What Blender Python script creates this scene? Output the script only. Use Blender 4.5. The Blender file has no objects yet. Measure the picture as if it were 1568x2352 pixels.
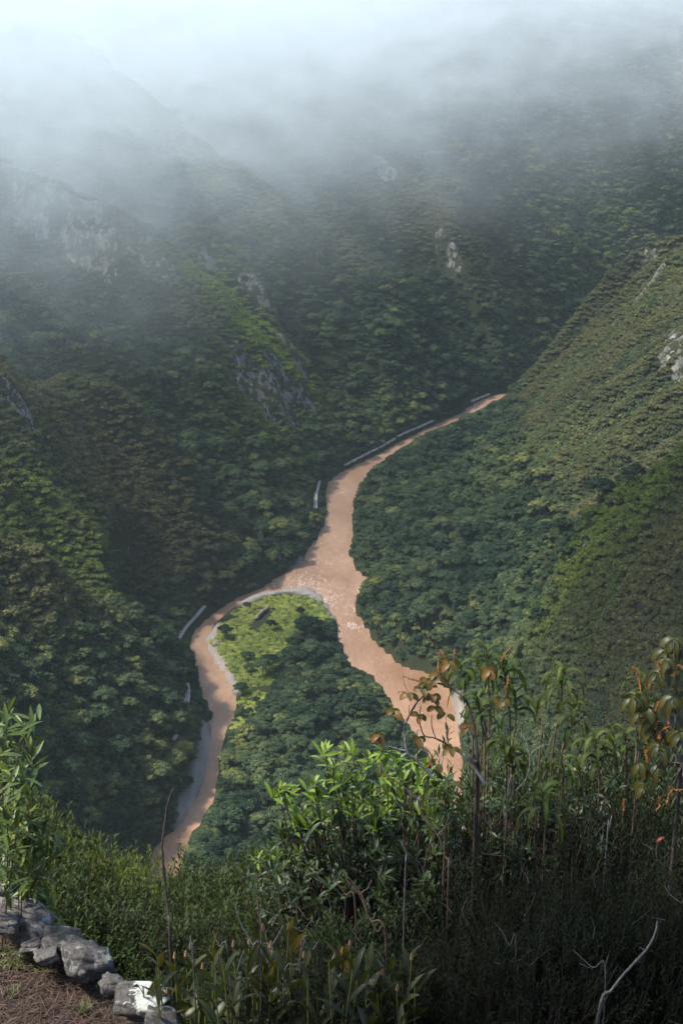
import bpy, math, random
import numpy as np
from mathutils import Vector
PI = math.pi
R = math.radians
S = bpy.context.scene
COL = S.collection

# ------------------------------------------------------------------ camera
TH = R(20); FV = 3266.67; CZ = 500.0          # FV: focal length in units of a 1568x2352 frame
cam_d = bpy.data.cameras.new('camera'); cam = bpy.data.objects.new('camera', cam_d); COL.objects.link(cam)
cam.location = (0, 0, CZ); cam.rotation_euler = (R(90) - TH, 0, 0)
cam_d.sensor_fit = 'VERTICAL'; cam_d.sensor_height = 36; cam_d.sensor_width = 24; cam_d.lens = 50
cam_d.clip_start = 0.1; cam_d.clip_end = 20000
S.camera = cam

# ------------------------------------------------------------------ world, sun, exposure
SUN_EL, SUN_AZ = R(57), R(-100)     # azimuth clockwise from +Y : from the left
W = bpy.data.worlds.new('World'); S.world = W; W.use_nodes = True
wn = W.node_tree.nodes; wl = W.node_tree.links; wn.clear()
sky = wn.new('ShaderNodeTexSky'); sky.sky_type = 'NISHITA'; sky.sun_disc = False
sky.sun_elevation = SUN_EL; sky.sun_rotation = SUN_AZ; sky.altitude = 2000; sky.dust_density = 7; sky.ozone_density = .6
bg = wn.new('ShaderNodeBackground'); bg.inputs[1].default_value = 0.13
wo = wn.new('ShaderNodeOutputWorld'); wl.new(sky.outputs[0], bg.inputs[0]); wl.new(bg.outputs[0], wo.inputs[0])
sd = bpy.data.lights.new('sun', 'SUN'); sd.energy = 2.7; sd.angle = R(5); sd.color = (1, .95, .86)
sun = bpy.data.objects.new('sun', sd); COL.objects.link(sun)
sv = Vector((math.sin(SUN_AZ) * math.cos(SUN_EL), math.cos(SUN_AZ) * math.cos(SUN_EL), math.sin(SUN_EL)))
sun.rotation_euler = sv.to_track_quat('Z', 'Y').to_euler()
S.view_settings.view_transform = 'Standard'; S.view_settings.look = 'None'
S.view_settings.exposure = 1.55; S.view_settings.gamma = 1
cy = S.cycles
cy.use_denoising = True
try: cy.denoiser = 'OPENIMAGEDENOISE'
except Exception: pass
cy.max_bounces = 10; cy.diffuse_bounces = 3; cy.glossy_bounces = 2; cy.transmission_bounces = 3
cy.volume_bounces = 7; cy.transparent_max_bounces = 12
cy.volume_step_rate = 1.0; cy.volume_max_steps = 128
cy.use_adaptive_sampling = False; cy.denoising_prefilter = 'ACCURATE'
cy.caustics_reflective = False; cy.caustics_refractive = False

HAZE_D = .000028; MIST_Z = 185; MIST_TILT = .10; MIST_N = 260; MIST_D = .0040; CL_K = .25; CL_0 = -900
# ------------------------------------------------------------------ helpers
FWD = np.array([0, math.cos(TH), -math.sin(TH)]); UP = np.array([0, math.sin(TH), math.cos(TH)])
def ray(px, py):
    return FWD + (px - 784) / FV * np.array([1., 0, 0]) + (1176 - py) / FV * UP
def P(px, py, Y):                       # point of the sight line at world distance Y
    d = ray(px, py); t = Y / d[1]; return np.array([0, 0, CZ]) + t * d
def G(px, py, z=0.0):                   # point of the sight line at height z
    d = ray(px, py); t = (z - CZ) / d[2]; return np.array([0, 0, CZ]) + t * d
def proj(p):
    q = np.asarray(p, float) - np.array([0, 0, CZ]); dep = q @ FWD
    return 784 + FV * q[..., 0] / dep, 1176 - FV * (q @ UP) / dep, dep

def mesh(name, v, f, mat=None, smooth=False, attr=None, uv=None):
    """v (N,3); f (M,k) int array or a list of such arrays"""
    v = np.ascontiguousarray(v, np.float32)
    fs = f if isinstance(f, list) else [f]
    me = bpy.data.meshes.new(name)
    me.vertices.add(len(v)); me.vertices.foreach_set('co', v.ravel())
    loops = np.concatenate([a.ravel() for a in fs]).astype(np.int32)
    tot = np.concatenate([np.full(len(a), a.shape[1]) for a in fs]).astype(np.int32)
    st = np.concatenate([[0], np.cumsum(tot)[:-1]]).astype(np.int32)
    me.loops.add(len(loops)); me.loops.foreach_set('vertex_index', loops)
    me.polygons.add(len(tot)); me.polygons.foreach_set('loop_start', st); me.polygons.foreach_set('loop_total', tot)
    if smooth: me.polygons.foreach_set('use_smooth', np.ones(len(tot), bool))
    me.update(calc_edges=True)
    for k, a in (attr or {}).items():
        t = me.attributes.new(k, 'FLOAT', 'POINT'); t.data.foreach_set('value', np.ascontiguousarray(a, np.float32))
    if mat: me.materials.append(mat)
    me.validate(); return me
def ob(name, me, parent=None, loc=(0, 0, 0)):
    o = bpy.data.objects.new(name, me); COL.objects.link(o); o.location = loc
    if parent is not None: o.parent = parent
    return o
def tag(o, label=None, cat=None, group=None, kind=None):
    if label: o['label'] = label
    if cat: o['category'] = cat
    if group: o['group'] = group
    if kind: o['kind'] = kind
    return o
def thing(name, label, cat, loc=(0, 0, 0), rz=0, group=None):
    o = bpy.data.objects.new(name, None); COL.objects.link(o); o.location = loc; o.rotation_euler = (0, 0, rz)
    o.empty_display_size = .1
    return tag(o, label, cat, group)
def dup(root, loc, rz=0, sc=1.0, label=None, group=None):
    r = root.copy(); COL.objects.link(r); r.location = loc; r.rotation_euler = (0, 0, rz); r.scale = (sc,) * 3 if not hasattr(sc, '__len__') else sc
    if label: r['label'] = label
    if group: r['group'] = group
    for ch in list(root.children):
        c = ch.copy(); COL.objects.link(c); c.parent = r
        for g in list(ch.children):
            d = g.copy(); COL.objects.link(d); d.parent = c
    return r

rng = np.random.default_rng(7)
_tabs = {}
def vnoise(x, y, seed=0):
    if seed not in _tabs: _tabs[seed] = np.random.default_rng(seed + 991).random((256, 256))
    T = _tabs[seed]
    xi = np.floor(x).astype(int); yi = np.floor(y).astype(int); fx = x - xi; fy = y - yi
    fx = fx * fx * (3 - 2 * fx); fy = fy * fy * (3 - 2 * fy)
    a = T[xi % 256, yi % 256]; b = T[(xi + 1) % 256, yi % 256]; c = T[xi % 256, (yi + 1) % 256]; d = T[(xi + 1) % 256, (yi + 1) % 256]
    return (a * (1 - fx) + b * fx) * (1 - fy) + (c * (1 - fx) + d * fx) * fy
def fbm(x, y, seed=0, oct=4, ridged=False):
    s = np.zeros_like(x, float); a = .5; n = 0
    for i in range(oct):
        v = vnoise(x * 2 ** i + 17.3 * i, y * 2 ** i + 9.1 * i, seed + i)
        if ridged: v = 1 - abs(2 * v - 1)
        s += a * v; n += a; a *= .5
    return s / n
def sstep(a, b, x):
    t = np.clip((x - a) / (b - a), 0, 1); return t * t * (3 - 2 * t)
def inpoly(x, y, poly):
    x = np.asarray(x, float); r = np.zeros(x.shape, bool); n = len(poly)
    for i in range(n):
        x0, y0 = poly[i]; x1, y1 = poly[(i + 1) % n]
        if y0 == y1: continue
        c = ((y0 > y) != (y1 > y)) & (x < (x1 - x0) * (y - y0) / (y1 - y0) + x0)
        r ^= c
    return r
def segdist(x, y, pts, closed=False, zs=None):
    best = np.full(x.shape, 1e9); zz = np.zeros(x.shape)
    n = len(pts)
    for i in range(n if closed else n - 1):
        a = pts[i]; b = pts[(i + 1) % n]; dx, dy = b[0] - a[0], b[1] - a[1]
        t = np.clip(((x - a[0]) * dx + (y - a[1]) * dy) / (dx * dx + dy * dy + 1e-9), 0, 1)
        d = np.hypot(x - a[0] - t * dx, y - a[1] - t * dy)
        m = d < best; best[m] = d[m]
        if zs is not None: zz[m] = (zs[i] * (1 - t) + zs[(i + 1) % n] * t)[m]
    return (best, zz) if zs is not None else best

# ------------------------------------------------------------------ the river outline (as seen) laid out on the valley floor
RV = [(1178,898),(1150,904),(1120,911),(1095,921),(1070,937),(1060,947),(1030,961),(1000,974),(965,989),(930,1007),(900,1024),(870,1042),(830,1061),(795,1077),(770,1091),(750,1110),(743,1140),(750,1165),(742,1200),(725,1235),(705,1262),(690,1290),(672,1305),(650,1318),(625,1332),(600,1350),(575,1362),(545,1373),(520,1386),(495,1403),(470,1422),(448,1445),(435,1462),(433,1480),(443,1510),(450,1545),(455,1580),(462,1605),(480,1630),(484,1645),(474,1662),(483,1700),(478,1740),(462,1790),(445,1830),(425,1870),(405,1900),(385,1912),(365,1930),(345,1955),(325,2040),(280,2500),
      (390,2500),(410,2040),(428,1960),(445,1920),(470,1885),(490,1850),(500,1810),(510,1775),(503,1745),(520,1700),(535,1660),(545,1620),(543,1590),(525,1560),(505,1530),(490,1505),(478,1485),(475,1465),(490,1445),(505,1425),(525,1408),(545,1394),(565,1378),(610,1365),(660,1357),(710,1354),(742,1378),(757,1405),(770,1430),(778,1470),(785,1500),(800,1530),(850,1555),(880,1590),(900,1625),(930,1665),(960,1705),(980,1750),(1000,1850),(1010,2400),
      (1120,2400),(1090,1850),(1068,1750),(1062,1700),(1057,1660),(1050,1620),(1030,1580),(990,1545),(930,1530),(900,1505),(870,1480),(850,1450),(828,1420),(822,1390),(830,1345),(845,1330),(815,1300),(805,1270),(812,1230),(810,1190),(815,1150),(830,1110),(860,1075),(900,1045),(940,1018),(1000,987),(1050,967),(1090,947),(1130,927),(1175,910)]
RW = [tuple(G(*p)[:2]) for p in RV]
RW += [(238, 1838), (262, 1868), (345, 1975), (480, 2110), (800, 2210), (1500, 2240), (1500, 2300), (780, 2270), (440, 2160), (310, 2010), (240, 1880)]
iL = 52                                                     # last index of the left bank
LEFT = RW[:iL]                                              # left bank, far to near
ISL = [(p[0], p[1]) for p in RW[52:84]]
RIGHT = RW[84:]
RIGHTREG = [tuple(G(1120, 2000)[:2])] + RW[85:110] + RW[111:117] + [(2500, 2260), (2500, -200), (300, -200)]
C_IDX = [tuple(G(*p)[:2]) for p in [(1120,2000),(1090,1850),(1068,1750),(1057,1660),(1030,1580),(990,1545),(930,1530),(870,1480),(828,1420),(830,1345),(805,1270),(810,1190),(830,1110),(900,1045),(1000,987),(1090,947),(1175,910)]]
RIGHTREG = C_IDX + [(238, 1838), (262, 1868), (345, 1975), (480, 2110), (800, 2210), (1500, 2240), (3000, 2240), (3000, -300), (140, -300)]

# ridges: image position and distance
def rdg(*pts): return [P(*p) for p in pts]
RIDGES = [
 (rdg((-500,700,1000),(-200,770,1090),(0,800,1130),(180,870,1170),(330,962,1190),(410,1080,1170),(445,1190,1160)), .95, 26),         # near left ridge
 (rdg((-900,900,600),(-300,1000,700),(0,1120,800),(150,1260,850),(250,1400,880)), .75, 26),
 (rdg((-400,330,1560),(0,400,1530),(250,480,1520),(380,560,1530),(530,695,1560),(640,790,1590),(715,880,1610)), 1.0, 22),     # middle spur
 (rdg((100,60,1900),(380,230,1850),(600,420,1850),(800,600,1850)), .80, 40),
 (rdg((500,-60,2500),(780,220,2200),(950,440,2100),(1060,565,2060),(1150,680,2080)), .85, 40),
 (rdg((1750,450,1650),(1568,530,1750),(1500,575,1800),(1440,622,1850),(1330,705,1850),(1250,752,1865),(1207,838,1838),(1185,890,1822)), 1.05, 10),  # right mountain crest
 (rdg((1568,530,1750),(1650,700,1450),(1800,900,1200),(2100,1000,1000)), .95, 30),
 (rdg((2300,700,800),(1900,850,820),(1700,950,810),(1568,1045,800),(1450,1170,790),(1320,1300,780),(1262,1400,768),(1232,1480,752),(1205,1580,730)), 1.1, 10),   # near right spur
 (rdg((1568,1045,800),(1640,1400,620),(1800,1700,420),(2400,2000,200)), .8, 20),
 ([np.array(p) for p in [(-900,2500,520),(0,2900,640),(500,2850,600),(900,2900,660),(2200,2900,700)]], .52, 60),
 ([np.array(p) for p in [(620,2900,600),(520,2600,330),(470,2400,160)]], .8, 40),
 ([np.array(p) for p in [(1150,2900,640),(980,2600,360),(850,2430,160)]], .8, 40),
]
RAVINES = [(rdg((600,1310,1225),(540,1200,1275),(470,1050,1335),(380,900,1390),(250,780,1430),(60,680,1470),(-200,560,1500)), 90),
 (rdg((800,1000,1640),(760,930,1665),(690,800,1725),(600,650,1770),(480,500,1810),(300,330,1830)), 90),
 (rdg((1060,880,1870),(1010,770,1905),(900,600,1985),(780,450,2050),(650,300,2100)), 80)]
def height(x, y):
    x = np.asarray(x, float); y = np.asarray(y, float)
    wx = x + 34 * (fbm(x / 130, y / 130, 3, 4) - .5) * sstep(600, 1100, y) ; wy = y + 34 * (fbm(x / 130, y / 130, 13, 4) - .5) * sstep(600, 1100, y)
    sd_ = segdist(x, y, RW, closed=True); ins = inpoly(x, y, RW)
    sg = np.where(ins, -sd_, sd_) + 3.2 * (fbm(x / 11, y / 11, 7, 3) - .5); ins = sg < 0; sd_ = abs(sg)
    right = inpoly(x, y, RIGHTREG)
    cam_side = (y < 800)
    # banks and the slopes that rise from them
    dl = segdist(x, y, [(1500, 2300), (780, 2270), (440, 2160), (310, 2010), (240, 1880)] + LEFT)
    leftside = ~right & ~inpoly(x, y, [tuple(p) for p in (ISLP)])
    k = .50 + .25 * fbm(wx / 160, wy / 160, 21, 3)
    base = np.where(leftside, 3 + np.clip(dl - 4, 0, None) * k, 3 + 3 * fbm(x / 60, y / 60, 5, 3))
    # right: flat forested apron, then steep
    dr = np.clip(sd_ - 95, 0, None)
    base = np.where(right, 3 + sd_ * .06 + dr * .75 * sstep(900, 1050, y), base)
    T = base
    for pts, sl, rad in RIDGES:
        d, z = segdist(wx, wy, pts, zs=[p[2] for p in pts])
        t = z - sl * (np.sqrt(d * d + rad * rad) - rad)
        kk = 18.0
        h = np.clip(.5 + .5 * (T - t) / kk, 0, 1); T = t * (1 - h) + T * h + kk * h * (1 - h)
    for pts, w_ in RAVINES:
        d, z = segdist(wx, wy, pts, zs=[max(p[2], 1) for p in pts])
        t = z + .95 * np.sqrt(d * d + 64) - 8 + 8 * (fbm(x / 40, y / 40, 57, 3) - .5); T = np.where(d < w_, np.minimum(T, t + 200 * sstep(w_ * .6, w_, d)), T)
    # the hill the camera stands on
    hillz = 479 - 1.16 * (y - 24) + 0.22 * np.clip(-x, 0, 300) * 0 + 40 * (fbm(x / 90, y / 90, 31, 3) - .5) * sstep(30, 150, y)
    
    T = np.maximum(T, np.where(y < 700, hillz, -99))
    lim = 2.0 + sd_ * np.where((y < 1000) & (x > 40), 1.9, 1.5)
    soft = right & (y > 1350)
    lim2 = 2.0 + .13 * sd_ + 1.3 * np.clip(sd_ - 75, 0, None)
    lim = np.where(soft, lim2 + (lim - lim2) * sstep(1775, 1815, y), lim)
    T = np.where(~leftside & ~right, np.minimum(T, 4 + sd_ * .04), T)
    T = np.minimum(T, lim)
    g = fbm(wx / 55, wy / 55, 41, 4, ridged=True) - .6
    T = T + g * np.clip((T - 15) * .12, 0, 14) * sstep(60, 300, y)
    far = sstep(2150, 2350, y)
    g2 = fbm(wx / 230, wy / 42, 45, 3, ridged=True) * (1 - far) + fbm(wx / 48, wy / 230, 46, 3, ridged=True) * far - .62
    T = T + g2 * np.clip((T - 20) * .42, 0, 46) * sstep(120, 400, y) * np.where((y < 900) & (x > 40), .5, 1.0)
    # fine relief
    T = T + (fbm(x / 14, y / 14, 51, 2) - .5) * np.clip(T * .1, 0, 4)
    T = np.where(ins, -2.5 * np.clip(sd_ / 4, .1, 1), np.maximum(T, .25 + np.clip(sd_ * .12, 0, 1.5)))
    T = np.where(y < 640, np.minimum(T, 500 - np.where(x < 60, .80, .64) * y + 6 * (fbm(x / 30, y / 30, 55, 3) - .5)), T)
    return T
ISLP = [tuple(G(*p)[:2]) for p in [(428,1960),(445,1920),(470,1885),(490,1850),(500,1810),(510,1775),(503,1745),(520,1700),(535,1660),(545,1620),(543,1590),(525,1560),(505,1530),(490,1505),(478,1485),(475,1465),(490,1445),(505,1425),(525,1408),(545,1394),(565,1378),(610,1365),(660,1357),(710,1354),(742,1378),(757,1405),(770,1430),(778,1470),(785,1500),(800,1530),(850,1555),(880,1590),(900,1625),(930,1665),(960,1705),(980,1750),(1000,1850),(1010,2000)]]
ISLP += [tuple(G(1010, 2500)[:2]), tuple(G(390, 2500)[:2]), tuple(G(410, 2040)[:2])]

# ------------------------------------------------------------------ materials
def mat(name):
    m = bpy.data.materials.new(name); m.use_nodes = True; n = m.node_tree.nodes; n.clear()
    return m, n, m.node_tree.links
def node(n, t, **k):
    x = n.new(t)
    for a, b in k.items():
        if a.startswith('i_'): x.inputs[a[2:].replace('_', ' ')].default_value = b
        else: setattr(x, a, b)
    return x
def ramp(n, l, src, stops):
    r = n.new('ShaderNodeValToRGB'); l.new(src, r.inputs[0]); e = r.color_ramp.elements
    while len(e) > 1: e.remove(e[0])
    e[0].position = stops[0][0]; e[0].color = (*stops[0][1], 1)
    for p, c in stops[1:]:
        q = e.new(p); q.color = (*c, 1)
    return r.outputs[0]
def noise(n, l, scale, detail=3, rough=.6, vec=None, dist=0):
    t = n.new('ShaderNodeTexNoise'); t.inputs['Scale'].default_value = scale; t.inputs['Detail'].default_value = detail
    t.inputs['Roughness'].default_value = rough; t.inputs['Distortion'].default_value = dist
    if vec is not None: l.new(vec, t.inputs['Vector'])
    return t.outputs['Fac']
def mixc(n, l, fac, a, b, mode='MIX'):
    m = n.new('ShaderNodeMix'); m.data_type = 'RGBA'; m.blend_type = mode
    for k, v in ((0, fac), (6, a), (7, b)):
        if isinstance(v, (int, float)): m.inputs[k].default_value = v
        elif isinstance(v, tuple): m.inputs[k].default_value = (*v, 1)
        else: l.new(v, m.inputs[k])
    return m.outputs[2]
def maths(n, l, op, a, b=0.0, clamp=False):
    m = n.new('ShaderNodeMath'); m.operation = op; m.use_clamp = clamp
    for k, v in ((0, a), (1, b)):
        if isinstance(v, (int, float)): m.inputs[k].default_value = v
        else: l.new(v, m.inputs[k])
    return m.outputs[0]
def geo_pos(n):
    g = n.new('ShaderNodeNewGeometry'); return g.outputs['Position'], g
def mrange(n, l, v, a, b, c=0., d=1.):
    m = n.new('ShaderNodeMapRange'); l.new(v, m.inputs[0])
    for i, q in enumerate((a, b, c, d)): m.inputs[i + 1].default_value = q
    return m.outputs[0]

# canopy of the valley forest: colour drifts across the ground, tree by tree and clump by clump
def canopy_mat(name, cols, rnd_amt=.62, tr=.25):
    m, n, l = mat(name)
    pos, g = geo_pos(n)
    oi = n.new('ShaderNodeObjectInfo')
    at = n.new('ShaderNodeAttribute'); at.attribute_name = 'tint'
    big = noise(n, l, .008, 4, .6, pos); mid = noise(n, l, .05, 2, .6, pos)
    a = maths(n, l, 'MULTIPLY', oi.outputs['Random'], rnd_amt)
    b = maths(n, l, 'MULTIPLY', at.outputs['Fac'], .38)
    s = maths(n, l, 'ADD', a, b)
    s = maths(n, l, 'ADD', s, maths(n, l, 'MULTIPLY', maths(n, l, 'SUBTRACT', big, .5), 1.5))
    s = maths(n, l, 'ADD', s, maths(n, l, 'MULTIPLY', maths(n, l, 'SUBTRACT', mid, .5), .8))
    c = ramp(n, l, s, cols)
    # the brushy high slopes are browner and more olive than the valley floor
    sp = n.new('ShaderNodeSeparateXYZ'); l.new(pos, sp.inputs[0])
    hz = mrange(n, l, sp.outputs['Z'], 150, 400, 0, .2)
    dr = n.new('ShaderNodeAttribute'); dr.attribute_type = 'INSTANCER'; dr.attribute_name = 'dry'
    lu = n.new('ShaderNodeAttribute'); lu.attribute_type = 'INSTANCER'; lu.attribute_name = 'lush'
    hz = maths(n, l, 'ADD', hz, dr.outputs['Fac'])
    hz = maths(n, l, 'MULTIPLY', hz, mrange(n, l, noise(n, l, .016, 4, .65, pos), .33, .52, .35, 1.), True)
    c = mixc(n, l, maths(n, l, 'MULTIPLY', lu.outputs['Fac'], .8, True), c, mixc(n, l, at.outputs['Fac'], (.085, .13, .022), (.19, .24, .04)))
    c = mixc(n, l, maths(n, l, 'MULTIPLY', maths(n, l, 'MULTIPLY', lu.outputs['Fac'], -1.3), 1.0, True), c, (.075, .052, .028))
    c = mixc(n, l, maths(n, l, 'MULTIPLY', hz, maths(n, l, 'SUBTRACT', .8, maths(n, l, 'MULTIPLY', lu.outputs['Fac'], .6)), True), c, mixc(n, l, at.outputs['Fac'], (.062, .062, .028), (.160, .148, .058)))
    d = n.new('ShaderNodeBsdfDiffuse'); l.new(c, d.inputs[0])
    t = n.new('ShaderNodeBsdfTranslucent'); l.new(c, t.inputs[0])
    mx = n.new('ShaderNodeMixShader'); mx.inputs[0].default_value = tr; l.new(d.outputs[0], mx.inputs[1]); l.new(t.outputs[0], mx.inputs[2])
    o = n.new('ShaderNodeOutputMaterial'); l.new(mx.outputs[0], o.inputs[0]); return m
M_CAN = canopy_mat('forest_leaves', [(0.0, (.013, .027, .017)), (.3, (.029, .050, .030)), (.6, (.058, .088, .046)), (.85, (.100, .125, .052)), (1.0, (.18, .19, .055))], tr=.15)
M_BRT = canopy_mat('meadow_leaves', [(0.0, (.15, .20, .05)), (.4, (.30, .35, .085)), (.8, (.46, .48, .12)), (1.0, (.54, .53, .18))], .5)
def simple(name, base, rough=.8, var=.3, scale=6, bump=0., spec=.3):
    m, n, l = mat(name); pos, g = geo_pos(n)
    f = noise(n, l, scale, 5, .65, pos)
    c = mixc(n, l, f, tuple(b * (1 - var) for b in base), tuple(min(1, b * (1 + var)) for b in base))
    p = n.new('ShaderNodeBsdfPrincipled'); l.new(c, p.inputs['Base Color']); p.inputs['Roughness'].default_value = rough
    p.inputs['Specular IOR Level'].default_value = spec
    if bump:
        b = n.new('ShaderNodeBump'); b.inputs['Strength'].default_value = bump; b.inputs['Distance'].default_value = .05; l.new(f, b.inputs['Height']); l.new(b.outputs[0], p.inputs['Normal'])
    o = n.new('ShaderNodeOutputMaterial'); l.new(p.outputs[0], o.inputs[0]); return m
M_TRUNK = simple('tree_bark', (.16, .13, .10), .9, .4, 2)

# terrain: soil, scrub, pale streaked rock on cliffs, gravel where the attribute says so
def terrain_mat():
    m, n, l = mat('valley_ground'); pos, g = geo_pos(n)
    f1 = noise(n, l, .03, 5, .65, pos); f2 = noise(n, l, .35, 4, .7, pos)
    veg = mixc(n, l, f1, (.016, .024, .010), (.034, .040, .016))
    veg = mixc(n, l, mrange(n, l, f2, .35, .65), veg, mixc(n, l, .5, veg, (.03, .027, .016)))
    mp = n.new('ShaderNodeMapping'); l.new(pos, mp.inputs[0]); mp.inputs['Scale'].default_value = (.16, .16, .03)
    st = noise(n, l, 1.0, 6, .75, mp.outputs[0], .6); mp2 = pos
    rock = ramp(n, l, st, [(.32, (.035, .035, .03)), (.46, (.09, .09, .075)), (.56, (.14, .135, .12)), (.68, (.26, .25, .23))])
    ra = n.new('ShaderNodeAttribute'); ra.attribute_name = 'rock'
    rf = maths(n, l, 'ADD', maths(n, l, 'MULTIPLY', ra.outputs['Fac'], .78), maths(n, l, 'MULTIPLY', maths(n, l, 'SUBTRACT', st, .5), 2.2))
    rf = mrange(n, l, maths(n, l, 'MULTIPLY', rf, mrange(n, l, noise(n, l, .11, 4, .7, mp2), .40, .56)), .42, .55)
    c = mixc(n, l, rf, veg, rock)
    gv = noise(n, l, 1.1, 6, .85, pos); ga = n.new('ShaderNodeAttribute'); ga.attribute_name = 'gravel'
    gf = noise(n, l, .12, 3, .6, pos)
    grav = mixc(n, l, gf, ramp(n, l, gv, [(.3, (.12, .105, .09)), (.5, (.25, .23, .20)), (.68, (.46, .44, .40))]), ramp(n, l, gv, [(.3, (.12, .10, .085)), (.5, (.27, .225, .19)), (.7, (.48, .43, .38))]))
    c = mixc(n, l, ga.outputs['Fac'], c, grav)
    p = n.new('ShaderNodeBsdfPrincipled'); l.new(c, p.inputs['Base Color']); p.inputs['Roughness'].default_value = .95; p.inputs['Specular IOR Level'].default_value = .1
    b = n.new('ShaderNodeBump'); b.inputs['Strength'].default_value = .8; b.inputs['Distance'].default_value = 1.5; l.new(st, b.inputs['Height']); l.new(b.outputs[0], p.inputs['Normal'])
    o = n.new('ShaderNodeOutputMaterial'); l.new(p.outputs[0], o.inputs[0]); return m

# ------------------------------------------------------------------ valley terrain
def ell(x, y, cx, cy_, rx, ry, rot=0):
    c, s = math.cos(rot), math.sin(rot); u = (x - cx) * c + (y - cy_) * s; v = -(x - cx) * s + (y - cy_) * c
    return np.hypot(u / rx, v / ry)
# bare rock places given as (image x, image y, distance, radius in m)
ROCKS = [(560,850,0,26),(620,900,0,30),(700,920,0,24),(650,780,0,24),(610,950,0,20),(480,600,0,18),(380,620,0,20),(250,560,0,24),(160,560,0,20),(340,560,0,16),(1470,680,0,14),(1520,850,0,16),(1555,760,0,26),(870,380,0,14),(960,420,0,18),(1055,610,0,8),
         (585,900,1580,34),(640,860,1590,34),(690,850,1600,26),(655,930,1560,28),(600,670,1565,26),(570,655,1560,20),(560,880,1570,20),
         (1040,575,2060,16),(1010,545,2060,9),(890,395,2200,30),(215,520,1480,30),(170,490,1480,22),(310,580,1510,20),(100,500,1460,20),(45,505,1440,20),
         (40,910,950,16),(60,965,940,14),(410,1140,1080,9),(415,1190,1085,8),
         (1545,800,1560,26),(1500,640,1780,20),(1490,600,1790,16),(1565,760,1580,24),(1085,1290,1000,1),(1330,1270,1190,9),(1560,850,1500,14)]
# gravel bars in image outline
GRAV = [[(548,1396),(565,1378),(610,1364),(660,1354),(712,1350),(745,1372),(775,1415),(765,1425),(750,1408),(735,1390),(705,1372),(650,1366),(600,1376),(565,1392)],
        [(474,1450),(466,1475),(482,1515),(505,1550),(530,1580),(548,1592),(545,1570),(522,1528),(500,1490),(495,1462),(505,1440)],
        [(460,1660),(475,1660),(488,1700),(482,1745),(466,1795),(448,1835),(428,1875),(405,1900),(402,1893),(420,1860),(444,1805),(462,1755),(466,1700)],
        [(1046,1600),(1058,1640),(1062,1680),(1050,1680),(1046,1640),(1036,1600)],
        [(676,1302),(690,1285),(695,1290),(682,1308)]]
GRAVW = [[tuple(G(*p, 1)[:2]) for p in g] for g in GRAV]
def rockmask(x, y):
    r = np.zeros_like(x)
    for p, rad in ROCKP: r = np.maximum(r, 1 - sstep(.55, 1.3, np.hypot(x - p[0], y - p[1]) / rad + .5 * (fbm(x / 9, y / 9, 61, 3) - .5)))
    return r
def gravmask(x, y):
    r = np.zeros(x.shape)
    for g in GRAVW:
        i = inpoly(x, y, g); d = segdist(x, y, g, closed=True)
        r = np.maximum(r, np.where(i, 1, np.clip(1 - d / 3.5, 0, 1)))
    return r
class HF:
    def __init__(s, x0, x1, y0, y1, st):
        s.x0, s.y0, s.st = x0, y0, st
        s.xs = np.arange(x0, x1, st); s.ys = np.arange(y0, y1, st)
        s.X, s.Y = np.meshgrid(s.xs, s.ys); s.Z = height(s.X, s.Y)
    def at(s, x, y, A=None):
        A = s.Z if A is None else A
        u = np.clip((np.asarray(x) - s.x0) / s.st, 0, len(s.xs) - 1.001); v = np.clip((np.asarray(y) - s.y0) / s.st, 0, len(s.ys) - 1.001)
        i = u.astype(int); j = v.astype(int); fu = u - i; fv = v - j
        return (A[j, i] * (1 - fu) + A[j, i + 1] * fu) * (1 - fv) + (A[j + 1, i] * (1 - fu) + A[j + 1, i + 1] * fu) * fv
H = HF(-1400, 2000, 24, 3150, 6.0)
_ts = np.arange(150, 3300, 3.)[:, None]
def hit(px, py):                        # where a sight line first meets the terrain
    Q = np.array([0, 0, CZ]) + ray(px, py) * _ts; k = int(np.argmax(Q[:, 2] < H.at(Q[:, 0], Q[:, 1]))); return Q[k]
ROCKP = [(hit(px, py), r * .68) for px, py, Y, r in ROCKS]
H.rock = rockmask(H.X, H.Y); H.grav = gravmask(H.X, H.Y)
# crags: rock places get broken, stepped relief
H.Z = H.Z + H.rock * 9 * (fbm(H.X / 11, H.Y / 11, 71, 3, ridged=True) - .6)
gz, gx = np.gradient(H.Z, H.st); H.slope = np.hypot(gx, gz)
H.rock = np.maximum(H.rock, .25 * sstep(1.5, 2.2, H.slope) * sstep(300, 800, H.Y))
def blur(A, k):
    for ax in (0, 1):
        c = np.cumsum(np.pad(A, [(k + 1, k) if q == ax else (0, 0) for q in (0, 1)], mode='edge'), axis=ax)
        A = (np.take(c, range(2 * k + 1, c.shape[ax]), axis=ax) - np.take(c, range(0, c.shape[ax] - 2 * k - 1), axis=ax)) / (2 * k + 1)
    return A
H.conv = H.Z - blur(blur(H.Z, 8), 8)
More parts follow.
